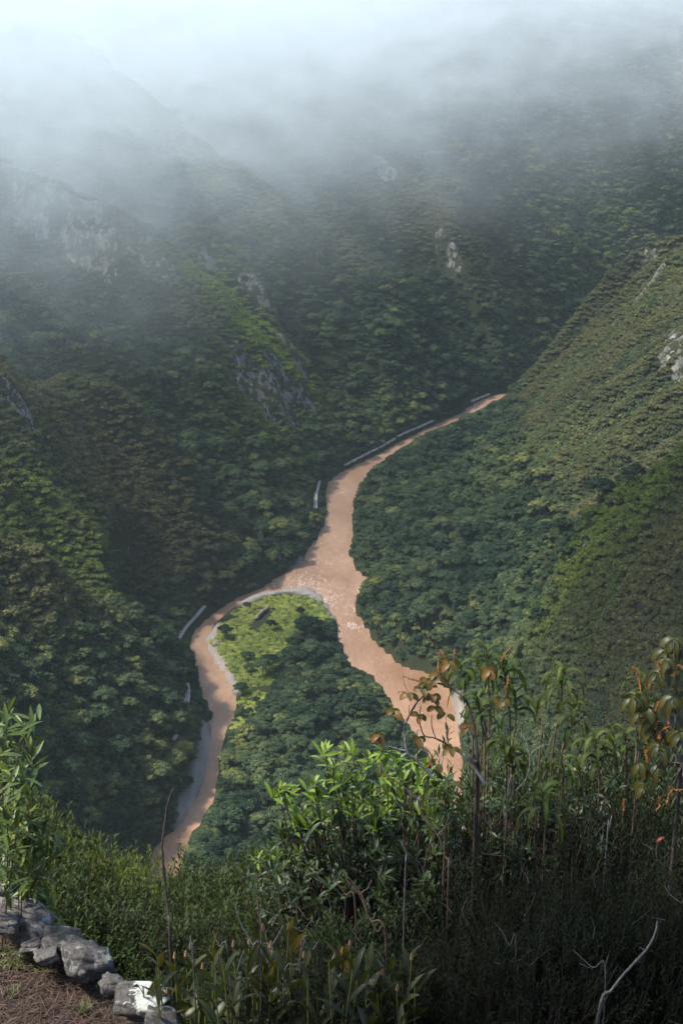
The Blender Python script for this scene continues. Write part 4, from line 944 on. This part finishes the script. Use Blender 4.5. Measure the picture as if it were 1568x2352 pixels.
def spike(tb, f, pts, D, root, r=.003, bead=.0055):
    q = branch(tb, f, pts, D, r, r * .7, root, .03, 8)
    seg = np.linalg.norm(np.diff(q, axis=0), axis=1); s_ = np.concatenate([[0], np.cumsum(seg)]); n_ = int(s_[-1] / .0085)
    for j in range(n_):
        t = (j + .5) / n_ * s_[-1]; c = np.array([np.interp(t, s_, q[:, a]) for a in range(3)]); a = j * 2.4
        o = np.array([math.cos(a), .6 * math.sin(a), .5 * math.sin(a * 1.7)]) * bead * 1.2
        tb.add([c + o - [0, 0, bead], c + o, c + o + [0, 0, bead]], bead * .5, bead * .5, k=4) if j % 2 else tb.add([c + o - [bead, 0, 0], c + o, c + o + [bead, 0, 0]], bead * .6, bead * .3, k=4)
g4 = np.random.default_rng(91)
b0 = fp(*c1(1010, 1560), 11.0); root = np.array([b0[0], b0[1], float(gnear(b0[0], b0[1]))])
t = thing('bronze_leaf_plant', 'bare branched plant with bronze and rust coloured leaves in front of the river', 'plant', tuple(root))
tb = Tubes(); tb.add([(0, 0, 0), fp(*c1(1010, 1560), 11.0) - root, fp(*c1(1030, 1290), 10.9) - root], .02, .012, sub=6, knots=.2)
D1 = 10.8
for pts, a, b in [([(1030,1300),(985,1200),(905,1140),(760,1050),(610,965),(495,935),(450,800),(455,740)], .011, .004), ([(610,965),(570,850),(570,740)], .005, .003), ([(728,1010),(722,870),(705,745)], .004, .002),
                  ([(940,1110),(925,940),(915,850)], .006, .003), ([(985,1200),(940,1110)], .007, .005), ([(985,1200),(1035,1180)], .008, .006), ([(1030,1300),(1090,1410)], .012, .01), ([(840,710),(905,790)], .004, .003)]:
    branch(tb, c1, pts, D1, a, b, root, .03)
ob('branches', tb.mesh('branches', B_DARK), t)
tp_ = Tubes()
for pts, a, b in [([(560,1330),(420,1180),(325,1085),(300,850),(325,790)], .012, .008), ([(325,1085),(170,1050),(70,1000)], .007, .003), ([(1090,1410),(985,1250),(905,1140),(855,1120)], .012, .010), ([(960,1180),(1035,1185)], .007, .006)]:
    branch(tp_, c1, pts, D1 + .02, a, b, root, .03)
ob('pale_branches', tp_.mesh('pale_branches', B_PALE), t)['label'] = 'bleached pale lower branches'
td = Tubes()
for pts, a, b in [([(325,790),(410,630),(490,540),(560,410)], .008, .005), ([(560,410),(680,435),(790,490),(870,560),(930,640),(945,700)], .006, .009), ([(300,840),(200,765)], .005, .003), ([(430,1180),(430,1080),(442,990)], .004, .003), ([(788,490),(785,400)], .003, .002), ([(347,720),(347,640)], .003, .002), ([(430,960),(425,900),(440,880)], .004, .002), ([(1095,690),(1140,670),(1220,655)], .005, .003), ([(905,1140),(920,1010),(925,940)], .003, .002), ([(335,505),(300,420),(288,330)], .002, .001)]:
    branch(td, c1, pts, D1, a, b, root, .03)
td.add([fp(*c1(930, 640), D1) - root, fp(*c1(990, 900), D1) - root, fp(*c1(1020, 1180), D1) - root, fp(*c1(1030, 1290), 10.9) - root], .009, .012, sub=5, knots=.2)
ob('dark_branches', td.mesh('dark_branches', B_DARK), t)
lv = Leaves()
for x, y, n_ in [(195,700,4),(330,530,4),(515,410,5),(570,540,6),(460,480,3),(455,735,3),(440,960,3),(925,835,5),(765,1065,5),(630,315,4),(745,230,4),(30,945,4),(710,735,2),(610,1210,2),(1270,580,4),(1130,290,4),(585,655,2),(640,380,2)]:
    cluster(lv, fp(*c1(x, y), D1 + g4.uniform(-.05, .05)) - root, n_, .092, .050, g4, 1.0)
ob('leaves', lv.mesh('leaves', L_BRN), t)
lr = Leaves()
for x, y in [(575,435),(1205,400),(590,1210),(905,840),(30,950)]: cluster(lr, fp(*c1(x, y), D1) - root, 1, .07, .022, g4, .8)
ob('red_leaves', lr.mesh('red_leaves', L_RED), t)['label'] = 'single bright red leaves'
sp_t = Tubes()
for pts in [[(280,350),(380,385),(495,410)], [(280,350),(400,395),(495,410)], [(630,310),(633,210),(640,120)], [(745,230),(690,150),(650,90)], [(785,215),(788,150),(792,90)], [(1250,210),(1280,140),(1345,65)], [(1300,550),(1305,450),(1318,350)], [(300,520),(270,505),(240,515)], [(455,735),(457,680),(462,640)]]:
    spike(sp_t, c1, pts, D1, root)
ob('flower_spikes', sp_t.mesh('flower_spikes', B_SPK), t)

b0 = fp(*c2(1520, 1500), 10.9); root = np.array([b0[0], b0[1], float(gnear(b0[0], b0[1]))])
t = thing('broad_leaf_plant', 'plant with big olive leaves and beaded orange spikes at the right edge', 'plant', tuple(root))
tb = Tubes(); tb.add([(0, 0, 0), fp(*c2(1520, 1700), 10.9) - root, fp(*c2(1500, 1335), 10.8) - root], .02, .014, sub=6, knots=.2)
D2 = 10.7
for pts, a, b in [([(1350,1380),(1500,1335),(1600,1375)], .007, .006), ([(1500,1335),(1492,1000),(1490,760),(1480,500),(1475,150)], .010, .004), ([(1490,1000),(1340,940),(1180,900),(1110,880)], .006, .003), ([(1490,760),(1350,620),(1160,570)], .006, .003), ([(1480,500),(1420,330),(1400,260)], .005, .003), ([(1500,1335),(1220,1340)], .006, .003), ([(1492,1100),(1400,1040),(1300,1010)], .005, .003), ([(1110,1000),(1108,1180),(1098,1340)], .006, .008), ([(1560,1350),(1510,1450),(1475,1540)], .008, .007), ([(1060,0),(1200,105),(1350,200),(1420,230)], .002, .004), ([(600,660),(850,720),(1060,715)], .0015, .003)]:
    branch(tb, c2, pts, D2, a, b, root, .04)
ob('branches', tb.mesh('branches', B_DARK), t)
lv = Leaves()
for x, y, n_ in [(1120,650,4),(1090,700,3),(1330,440,4),(1490,440,5),(1475,120,5),(1400,230,3),(1310,760,4),(1190,820,3),(1260,900,3),(1380,1000,4),(1460,1020,3),(1150,1350,3),(1290,1340,4),(1190,1540,2),(1400,320,3),(1530,1030,3),(1310,980,3),(1560,250,4),(1550,700,4),(1330,1180,3),(1460,700,3)]:
    cluster(lv, fp(*c2(x, y), D2 + g4.uniform(-.15, .15)) - root, n_ + 2, .155, .052, g4, 2.2)
ob('leaves', lv.mesh('leaves', L_BIG), t)
lr = Leaves(); cluster(lr, fp(1523, 1925, D2) - root, 1, .10, .025, g4, 1.6); ob('red_leaves', lr.mesh('red_leaves', L_RED), t)
sp_t = Tubes()
for pts in [[(1070,390),(1110,440),(1135,530),(1150,640)], [(1325,330),(1335,400),(1345,470)], [(1568,410),(1530,380),(1490,400),(1475,490)], [(1295,830),(1320,760),(1350,725),(1440,770),(1422,850),(1420,960)], [(1330,1100),(1340,1040),(1380,1000),(1440,985),(1470,1020)], [(1195,1210),(1205,1270),(1218,1340)], [(1190,1215),(1220,1280),(1226,1335)], [(1420,1560),(1480,1600),(1550,1600)], [(1460,1590),(1420,1680),(1405,1750)], [(990,1690),(985,1750),(985,1810)], [(1320,930),(1300,960),(1310,1000)], [(1330,1660),(1340,1750),(1300,1800)], [(1235,560),(1245,600),(1250,640)]]:
    spike(sp_t, c2, pts, D2 - .05, root, .0035, .0065)
ob('flower_spikes', sp_t.mesh('flower_spikes', B_SPK), t)

# ---- pleated-leaf plants along the bottom
OB = [(650,305),(795,305),(487,400),(160,465),(222,455),(655,485),(695,405),(880,460),(575,385),(1095,435),(1480,475),(1320,560),(1400,645),(120,665),(315,525),(1135,400)]
def pleated(i, x, ytop, D, yellow, bud):
    g_ = np.random.default_rng(800 + i); top = fp(*c5(x, ytop), D); gz_ = float(gnear(top[0], top[1]))
    root = np.array([top[0] + g_.uniform(-.1, .1), top[1] + .1, gz_]); t = thing('pleated_leaf_plant', '', 'plant', tuple(root), 0, 'pleated leaved plants along the bottom')
    tb = Tubes(); q = tb.add([(0, 0, 0), (top - root) * .6 + g_.normal(0, .03, 3), top - root], .009, .005, sub=8)
    ob('cane', tb.mesh('cane', B_GRN), t); lv = Leaves(); n_ = int(g_.integers(6, 9)); k = (np.arange(n_) + .5) / n_
    idx = np.clip(((.45 + .55 * k) * (len(q) - 1)).astype(int), 0, len(q) - 1); an = np.where(np.arange(n_) % 2 == 0, 0, PI) + g_.uniform(-.8, .8, n_) + g_.uniform(0, 3)
    d = np.stack([np.cos(an) * (.9 - .3 * k), np.sin(an) * (.9 - .3 * k), .5 + .9 * k], 1)
    lv.add(q[idx], d, g_.uniform(.19, .27, n_), g_.uniform(.042, .06, n_), g_.uniform(.1, .8, n_), .3, K=8, shape=np.array([.2, .6, .9, 1, .95, .75, .4, .02]), rg=g_)
    ob('leaves', lv.mesh('leaves', L_ORC), t)
    if yellow:
        ly = Leaves(); m_ = 2; ly.add(q[-2:] , np.stack([g_.uniform(-.6, .6, m_), g_.uniform(-.5, .1, m_), np.full(m_, 1.)], 1), .2, .045, .3, .3, K=8, shape=np.array([.2, .6, .9, 1, .95, .75, .4, .02]), rg=g_)
        ob('withered_leaf', ly.mesh('withered_leaf', L_ORY), t)['label'] = 'orange yellow withered leaves'
    if bud:
        bt = Tubes(); e = q[-1]; bt.add([e, e + [.0, -.01, .03], e + [0, -.01, .05]], .004, .005, k=6); bt.add([e + [0, -.01, .05], e + [0, -.01, .065], e + [.002, -.01, .085], e + [.004, -.01, .098]], .013, .004, k=7); ob('bud', bt.mesh('bud', B_BUD), t)
    return t
pl = []
for i, (x, y) in enumerate(OB): pl.append((x, y, 9.2 + .4 * rng.random(), i % 4 == 1, True))
for x, y in [(60,430),(370,400),(810,400),(700,560),(1090,470),(270,470),(430,470),(560,470),(740,470),(930,440),(1020,440),(1160,440),(1230,420),(1360,470),(1420,450),(1500,600),(1290,640),(1180,560),(1000,620),(900,560),(620,640),(480,600),(380,620),(200,640),(820,680),(1100,700),(330,760),(560,760),(700,780),(1250,780),(1420,760),(950,780),(40,560),(-20,600)]:
    pl.append((x, y, 8.9 + .6 * rng.random(), (x, y) in ((60,430),(370,400),(810,400),(700,560),(1090,470)), False))
for i, a in enumerate(pl):
    t = pleated(i, *a); u = a[0]; v = a[1]
    t['label'] = ('pleated plant %s%s, %s' % ('with pink bud' if a[4] else 'without bud', ', some leaves orange' if a[3] else '', ['beside the white lichen stone', 'left of the dry sticks', 'among the leftmost dry sticks', 'under the crossed sticks', 'right of the crossed sticks', 'under the dark bushes', 'at the right end of the plants'][int(np.searchsorted([120, 300, 480, 720, 950, 1250], u))] + (', bottom edge' if v > 590 else '')))

# ---- bare sticks and twigs
def stick(label, f, pts, D, r0, r1, m, name='bare_stick', toground=True, grp='bare sticks and dry twigs', extra=()):
    q = [fp(*f(*p), D) for p in pts]; root = q[-1].copy()
    if toground: root = np.array([root[0], root[1] + .02, float(gnear(root[0], root[1]))]); q.append(root)
    tb = Tubes(); tb.add([a - root for a in q][::-1], r0, r1, k=6, sub=5, wob=.0012, knots=.35)
    for e in extra: tb.add([fp(*f(*p), D) - root for p in e], r1 * 1.2, r1 * .6, k=4, sub=4, wob=.002)
    return tag(ob(name, tb.mesh(name, m), None, tuple(root)), label, 'stick', grp)
ident = lambda x, y: (x, y)
stick('dark bare stem standing alone in front of the lower left river arm', ident, [(400,1812),(394,1822),(385,1850),(379,1893),(373,1948),(378,2010),(386,2098),(392,2168)], 10.0, .012, .005, B_DARK, 'dry_stalk', True, 'bare sticks and dry twigs', [[(385,1855),(390,1845)], [(376,1905),(370,1898)]])
for pts, lb in [([(245,310),(243,400),(262,460)], 'short upright pale stick, leftmost of those above the pleated leaves'), ([(370,285),(405,370),(460,465)], 'pale stick leaning left beside the leftmost upright stick'), ([(497,135),(520,230),(590,360),(640,470)], 'longest pale stick slanting down to the right above the pleated leaves'),
                ([(645,165),(635,240),(640,300)], 'thin grey stick just right of the longest slanting stick'), ([(658,250),(672,360),(683,480)], 'nearly vertical pale stick crossing the forked one'), ([(765,255),(700,370),(640,480)], 'pale stick slanting down to the left and crossing the longest stick'),
                ([(885,340),(845,470),(765,590)], 'pale stick in front of the pleated leaves leaning right'), ([(545,395),(515,480),(500,560),(515,700)], 'long crooked pale stick reaching the bottom edge'), ([(960,345),(920,400),(860,430)], 'short pale stick near the red withered leaf')]:
    stick(lb, c5, pts, 9.3, .006, .003, B_PALE)
stick('brown stick bending down from the central shrub to the right', c5, [(1120,0),(1190,85),(1240,200),(1290,290),(1340,360)], 10.2, .009, .006, B_RED, extra=[[(1190,85),(1230,50),(1260,0)]])
stick('thin brown stick left of the bending brown stick', c5, [(1050,0),(1110,80),(1170,200)], 10.3, .007, .004, B_RED)
stick('dark twig lying across the bushes above the sticks', c5, [(700,240),(800,255),(870,290),(950,330)], 10.0, .004, .003, B_RED)
stick('thick pale lichen covered branch rising at the bottom right', c6, [(1450,1095),(1435,1160),(1395,1230),(1320,1310),(1240,1410),(1178,1530)], 9.2, .011, .006, B_PALE, extra=[[(1395,1230),(1370,1215)], [(1320,1310),(1345,1290),(1370,1280)]])
stick('forked pale twig left of the thick pale branch', c6, [(1060,1225),(1150,1310),(1212,1362)], 9.3, .005, .002, B_PALE, extra=[[(1210,1360),(1215,1290),(1225,1250)], [(1090,1290),(1150,1315)]])
stick('curved pale twig at the right edge above the thick branch', c6, [(1480,930),(1510,975),(1560,1012),(1600,1020)], 9.8, .004, .002, B_PALE)
stick('pale stick between the drooping reeds', c6, [(822,210),(862,335),(852,430),(800,500),(760,560)], 11.2, .006, .004, B_PALE, extra=[[(862,335),(900,300),(960,280)]])
stick('short pale stick leaning right above the dark green shrub', c6, [(705,200),(672,262),(640,330)], 11.3, .007, .005, B_RED)
stick('bright brown stick under the star shaped reed', c6, [(350,535),(372,612),(440,700),(478,800),(490,950)], 10.6, .007, .005, B_RED, extra=[[(440,700),(500,640)], [(350,535),(250,450),(140,400)]])
stick('pale crooked stick on the left of the dark thicket', c6, [(270,730),(300,795),(290,925)], 10.2, .006, .004, B_PALE)
stick('long brown stick slanting through the bottom of the central shrub', c6, [(0,860),(90,970),(130,1090),(205,1205)], 9.9, .007, .005, B_RED)
stick('tan upright stick in the right thicket', c6, [(915,120),(920,250),(905,390)], 11.4, .006, .005, B_RED)
stick('small pale twig low in the middle of the black thicket', c6, [(700,1100),(740,1150),(770,1210),(800,1230)], 9.6, .003, .002, B_PALE, extra=[[(700,1285),(760,1295),(800,1270)]])
stick('thin grey twig near the right bushes', c6, [(1240,610),(1225,680),(1215,760)], 10.6, .005, .004, B_PALE)
# many thin grey twigs inside the dark thicket
g5 = np.random.default_rng(12)
tw = Tubes()
for i in range(130):
    x = g5.uniform(640, 1590); y = g5.uniform(1880, 2360); D = g5.uniform(9.3, 11.6); a = g5.normal(PI / 2, .7); L_ = g5.uniform(20, 75)
    p0 = fp(x, y, D); p1 = fp(x + math.cos(a) * L_ * .5 + g5.normal(0, 4), y - math.sin(a) * L_ * .5, D + .05); p2 = fp(x + math.cos(a + g5.normal(0, .3)) * L_, y - math.sin(a) * L_, D + .1)
    tw.add([p0, p1, p2], .0016, .0008, k=3, sub=2)
tag(ob('tangled_twigs', tw.mesh('tangled_twigs', B_PALE)), 'tangle of thin grey twigs running through the dark bushes', 'twigs', kind='stuff')

# ================================================================== road pieces and driftwood on the valley floor
def conc(): return simple('pale_concrete', (.48, .46, .42), .85, .35, .8)
M_CONC = conc(); M_ROAD = simple('gravel_track', (.30, .275, .24), .95, .25, .3); M_LOG = simple('weathered_wood', (.20, .15, .11), .9, .4, .5)
RLAB = ['curving double track on the left bank beside the left river arm', 'pale track by the trees where the rivers meet', 'long roadside wall on the far bank above the junction', 'second roadside wall farther up the far bank', 'farthest roadside wall near the end of the visible river', 'pale strip of track among trees on the left bank', 'short end of track above the gravel bar']
for ri, (pts, lab) in enumerate(zip(ROADS, RLAB)):
    w3 = []
    for px, py in pts:
        d = ray(px, py); ts = np.linspace(300, 2600, 2400)[:, None]; Q = np.array([0, 0, CZ]) + d * ts
        hz_ = H.at(Q[:, 0], Q[:, 1]); k = np.argmax(Q[:, 2] < hz_ + 1.0); w3.append(Q[k])
    w3 = np.array(w3); t = thing('riverside_road', lab, 'road', tuple(w3[0]))
    q = w3 - w3[0]
    f_ = []; 
    qs = []
    for i in range(len(q) - 1):
        for s_ in np.linspace(0, 1, 8, endpoint=False): qs.append(q[i] * (1 - s_) + q[i + 1] * s_)
    qs.append(q[-1]); qs = np.array(qs)
    for _ in range(3): qs[1:-1] = (qs[:-2] + qs[1:-1] * 2 + qs[2:]) / 4
    tg = np.gradient(qs, axis=0); tg[:, 2] = 0; tg /= np.linalg.norm(tg, axis=1, keepdims=True); nr = np.cross(tg, [0, 0, 1.])
    if nr[:, 1].mean() > 0: nr = -nr            # towards the camera side
    def strip(a, b, z0, z1, name, m_):
        A = qs + nr * a; B = qs + nr * b; M = len(qs)
        V = np.concatenate([A + [0, 0, z1], B + [0, 0, z1], B + [0, 0, z0], A + [0, 0, z0]]); F = []
        for i in range(M - 1):
            if name == 'parapet' and i % 4 == 3: continue
            for c in range(4): F.append([c * M + i, c * M + i + 1, ((c + 1) % 4) * M + i + 1, ((c + 1) % 4) * M + i])
        ob(name, mesh(name, V, np.array(F), m_), t)
    far_ = ri in (2, 3, 4)
    strip(-2.2, 2.4, -.8, .45, 'roadbed', M_ROAD)
    if far_: strip(2.4, 2.7, -1.0, .7, 'parapet', M_CONC)
    else:
        strip(-1.7, -1.1, .46, .62, 'rail_strip', M_CONC); strip(.9, 1.5, .46, .62, 'rail_strip', M_CONC)
p = G(590, 1428, 3.0); q = G(612, 1410, 3.0); pm = G(600, 1419, 3.0)
lg = Tubes(); lg.add([np.array(G(586, 1434, 2.6)) - pm, (p - pm) + [0, 0, .6], (q - pm) + [0, 0, .9], np.array(G(616, 1405, 3)) - pm], 1.2, 1.7, k=8, sub=5, wob=.35, knots=.35)
zl = float(H.at(np.array([pm[0]]), np.array([pm[1]]))[0]); tag(ob('fallen_log', lg.mesh('fallen_log', M_LOG), None, (pm[0], pm[1], zl + 1.6)), 'huge weathered log lying in the bright thicket', 'log')
d1 = Tubes(); a_ = G(640, 1366, 1.5); d1.add([a_ - a_, G(655, 1364, 1.5) - a_, G(672, 1367, 1.5) - a_], .5, .35, sub=4, wob=.15); tag(ob('driftwood', d1.mesh('driftwood', M_LOG), None, tuple(a_)), 'grey driftwood trunk on the gravel tip', 'driftwood')

# the tree that stands beside the terrace, left of the picture: its crown shades the thicket on the right
g6 = np.random.default_rng(3); tr_ = thing('terrace_tree', 'leafy tree standing beside the terrace beyond the left edge', 'tree', (-4.7, 6.2, TERR_Z - .2))
tb = Tubes(); tb.add([(0, 0, 0), (.1, .1, 3), (-.1, .2, 6.5), (.1, .3, 9.5)], .16, .07, k=8, sub=5)
lv = Leaves(); NB = 60
for i in range(NB):
    a = i * 2.4; rr = 2.0 * math.sqrt((i + .5) / NB); c = np.array([.1 + rr * math.cos(a) * .9, .4 + rr * math.sin(a), 9.3 + 1.0 * (1 - (rr / 2) ** 2) + g6.uniform(-.5, .5)])
    tb.add([(.1, .25, 8.2 + g6.uniform(-.6, .8)), (c * [.5, .5, 1]) - [0, 0, .5], c], .03, .01, k=4, sub=3)
    for q in range(5): rosette(lv, c + g6.normal(0, .22, 3), g6.normal(0, .6, 3) + [0, 0, .6], 12, .22, .075, g6, .5, K=4)
ob('trunk', tb.mesh('trunk', B_DARK), tr_); ob('crown', lv.mesh('crown', L_MID), tr_)

# ------------------------------------------------------------------ air: even haze and the cloud bank on the high slopes
def box_mesh(name, a, b, m):
    v = [(x, y, z) for x in (a[0], b[0]) for y in (a[1], b[1]) for z in (a[2], b[2])]
    return mesh(name, v, np.array([[0, 1, 3, 2], [4, 6, 7, 5], [0, 4, 5, 1], [2, 3, 7, 6], [0, 2, 6, 4], [1, 5, 7, 3]]), m)
hm, n, l = mat('haze_air')
pv = n.new('ShaderNodeVolumePrincipled'); pv.inputs['Color'].default_value = (.74, .90, .92, 1); pv.inputs['Density'].default_value = HAZE_D; pv.inputs['Anisotropy'].default_value = 0
o_ = n.new('ShaderNodeOutputMaterial'); l.new(pv.outputs[0], o_.inputs['Volume'])
tag(ob('haze', box_mesh('haze', (-3200, -400, -6), (3600, 3400, 900), hm)), kind='stuff')
cm_, n, l = mat('cloud_mist')
pos, g = geo_pos(n); sp = n.new('ShaderNodeSeparateXYZ'); l.new(pos, sp.inputs[0])
mp = n.new('ShaderNodeMapping'); l.new(pos, mp.inputs[0]); mp.inputs['Scale'].default_value = (1, .7, 1.5)
nz = noise(n, l, .0048, 5, .55, mp.outputs[0], .8)
# the cloud base hangs lower on the left
base = maths(n, l, 'ADD', maths(n, l, 'MULTIPLY', sp.outputs['X'], MIST_TILT), MIST_Z)
base = maths(n, l, 'ADD', base, maths(n, l, 'MULTIPLY', maths(n, l, 'SUBTRACT', nz, .5), MIST_N))
hgt = maths(n, l, 'SUBTRACT', sp.outputs['Z'], base)
dn = mrange(n, l, hgt, 0, 280); dn = maths(n, l, 'POWER', maths(n, l, 'MAXIMUM', dn, 0.0), 1.6)
dn = maths(n, l, 'MULTIPLY', dn, mrange(n, l, maths(n, l, 'ADD', sp.outputs['Y'], maths(n, l, 'MULTIPLY', sp.outputs['X'], -.9)), 1020, 1560))
lf = mrange(n, l, sp.outputs['X'], 260, -420, .42, 1.0)
dn = maths(n, l, 'MULTIPLY', dn, lf)
dn = maths(n, l, 'MULTIPLY', dn, mrange(n, l, noise(n, l, .011, 4, .6, mp.outputs[0], 1.5), .36, .64, .25, 1.5))
dn = maths(n, l, 'MULTIPLY', dn, MIST_D)
pv = n.new('ShaderNodeVolumePrincipled'); pv.inputs['Color'].default_value = (.77, .845, .86, 1); pv.inputs['Anisotropy'].default_value = 0
l.new(dn, pv.inputs['Density']); o_ = n.new('ShaderNodeOutputMaterial'); l.new(pv.outputs[0], o_.inputs['Volume'])
tag(ob('mist', box_mesh('mist', (-1300, 860, 150), (1500, 3050, 540), cm_)), kind='stuff')
cm_.cycles.volume_step_rate = 1.0

# low cloud above the left-hand mountain, outside the picture: it keeps the sun off those slopes
cn, n, l = mat('cloud_body'); pos, g = geo_pos(n); sp = n.new('ShaderNodeSeparateXYZ'); l.new(pos, sp.inputs[0])
e = maths(n, l, 'SUBTRACT', maths(n, l, 'ADD', maths(n, l, 'MULTIPLY', sp.outputs['Y'], CL_K), CL_0), sp.outputs['X'])
e = maths(n, l, 'ADD', e, maths(n, l, 'MULTIPLY', maths(n, l, 'SUBTRACT', noise(n, l, .004, 3, .5, pos), .5), 300))
pv = n.new('ShaderNodeVolumePrincipled'); pv.inputs['Color'].default_value = (.97, .985, 1, 1)
l.new(mrange(n, l, e, 0, 200, 0, .0016), pv.inputs['Density']); o_ = n.new('ShaderNodeOutputMaterial'); l.new(pv.outputs[0], o_.inputs['Volume'])
tag(ob('cloud', box_mesh('cloud', (-1500, 450, 660), (300, 1500, 880), cn)), kind='stuff')

# a second cloud high above the near right spur, also outside the picture
cn2, n, l = mat('cloud_body_small')
pv = n.new('ShaderNodeVolumePrincipled'); pv.inputs['Color'].default_value = (.97, .985, 1, 1); pv.inputs['Density'].default_value = .011
o_ = n.new('ShaderNodeOutputMaterial'); l.new(pv.outputs[0], o_.inputs['Volume'])
_u, _v = np.meshgrid(np.arange(32) / 32 * 2 * PI, np.linspace(0.02, PI - .02, 16)); _x = np.cos(_u) * np.sin(_v); _y = np.sin(_u) * np.sin(_v); _z = np.cos(_v)
_f = .8 + .5 * fbm(_x * 1.3 + 20, _y * 1.3 + _z + 20, 900, 3); _V = np.stack([-105 + 165 * _x * _f, 700 + 270 * _y * _f, 740 + 85 * _z * _f], -1).reshape(-1, 3)
_i, _j = np.meshgrid(np.arange(15), np.arange(32), indexing='ij')
_F = np.stack([_i * 32 + _j, (_i + 1) * 32 + _j, (_i + 1) * 32 + (_j + 1) % 32, _i * 32 + (_j + 1) % 32], -1).reshape(-1, 4)
_c0 = np.arange(32)[None, ::-1]; _c1 = (15 * 32 + np.arange(32))[None]
tag(ob('cloud', mesh('cloud', _V, [_F, _c0, _c1], cn2, smooth=True)), kind='stuff')
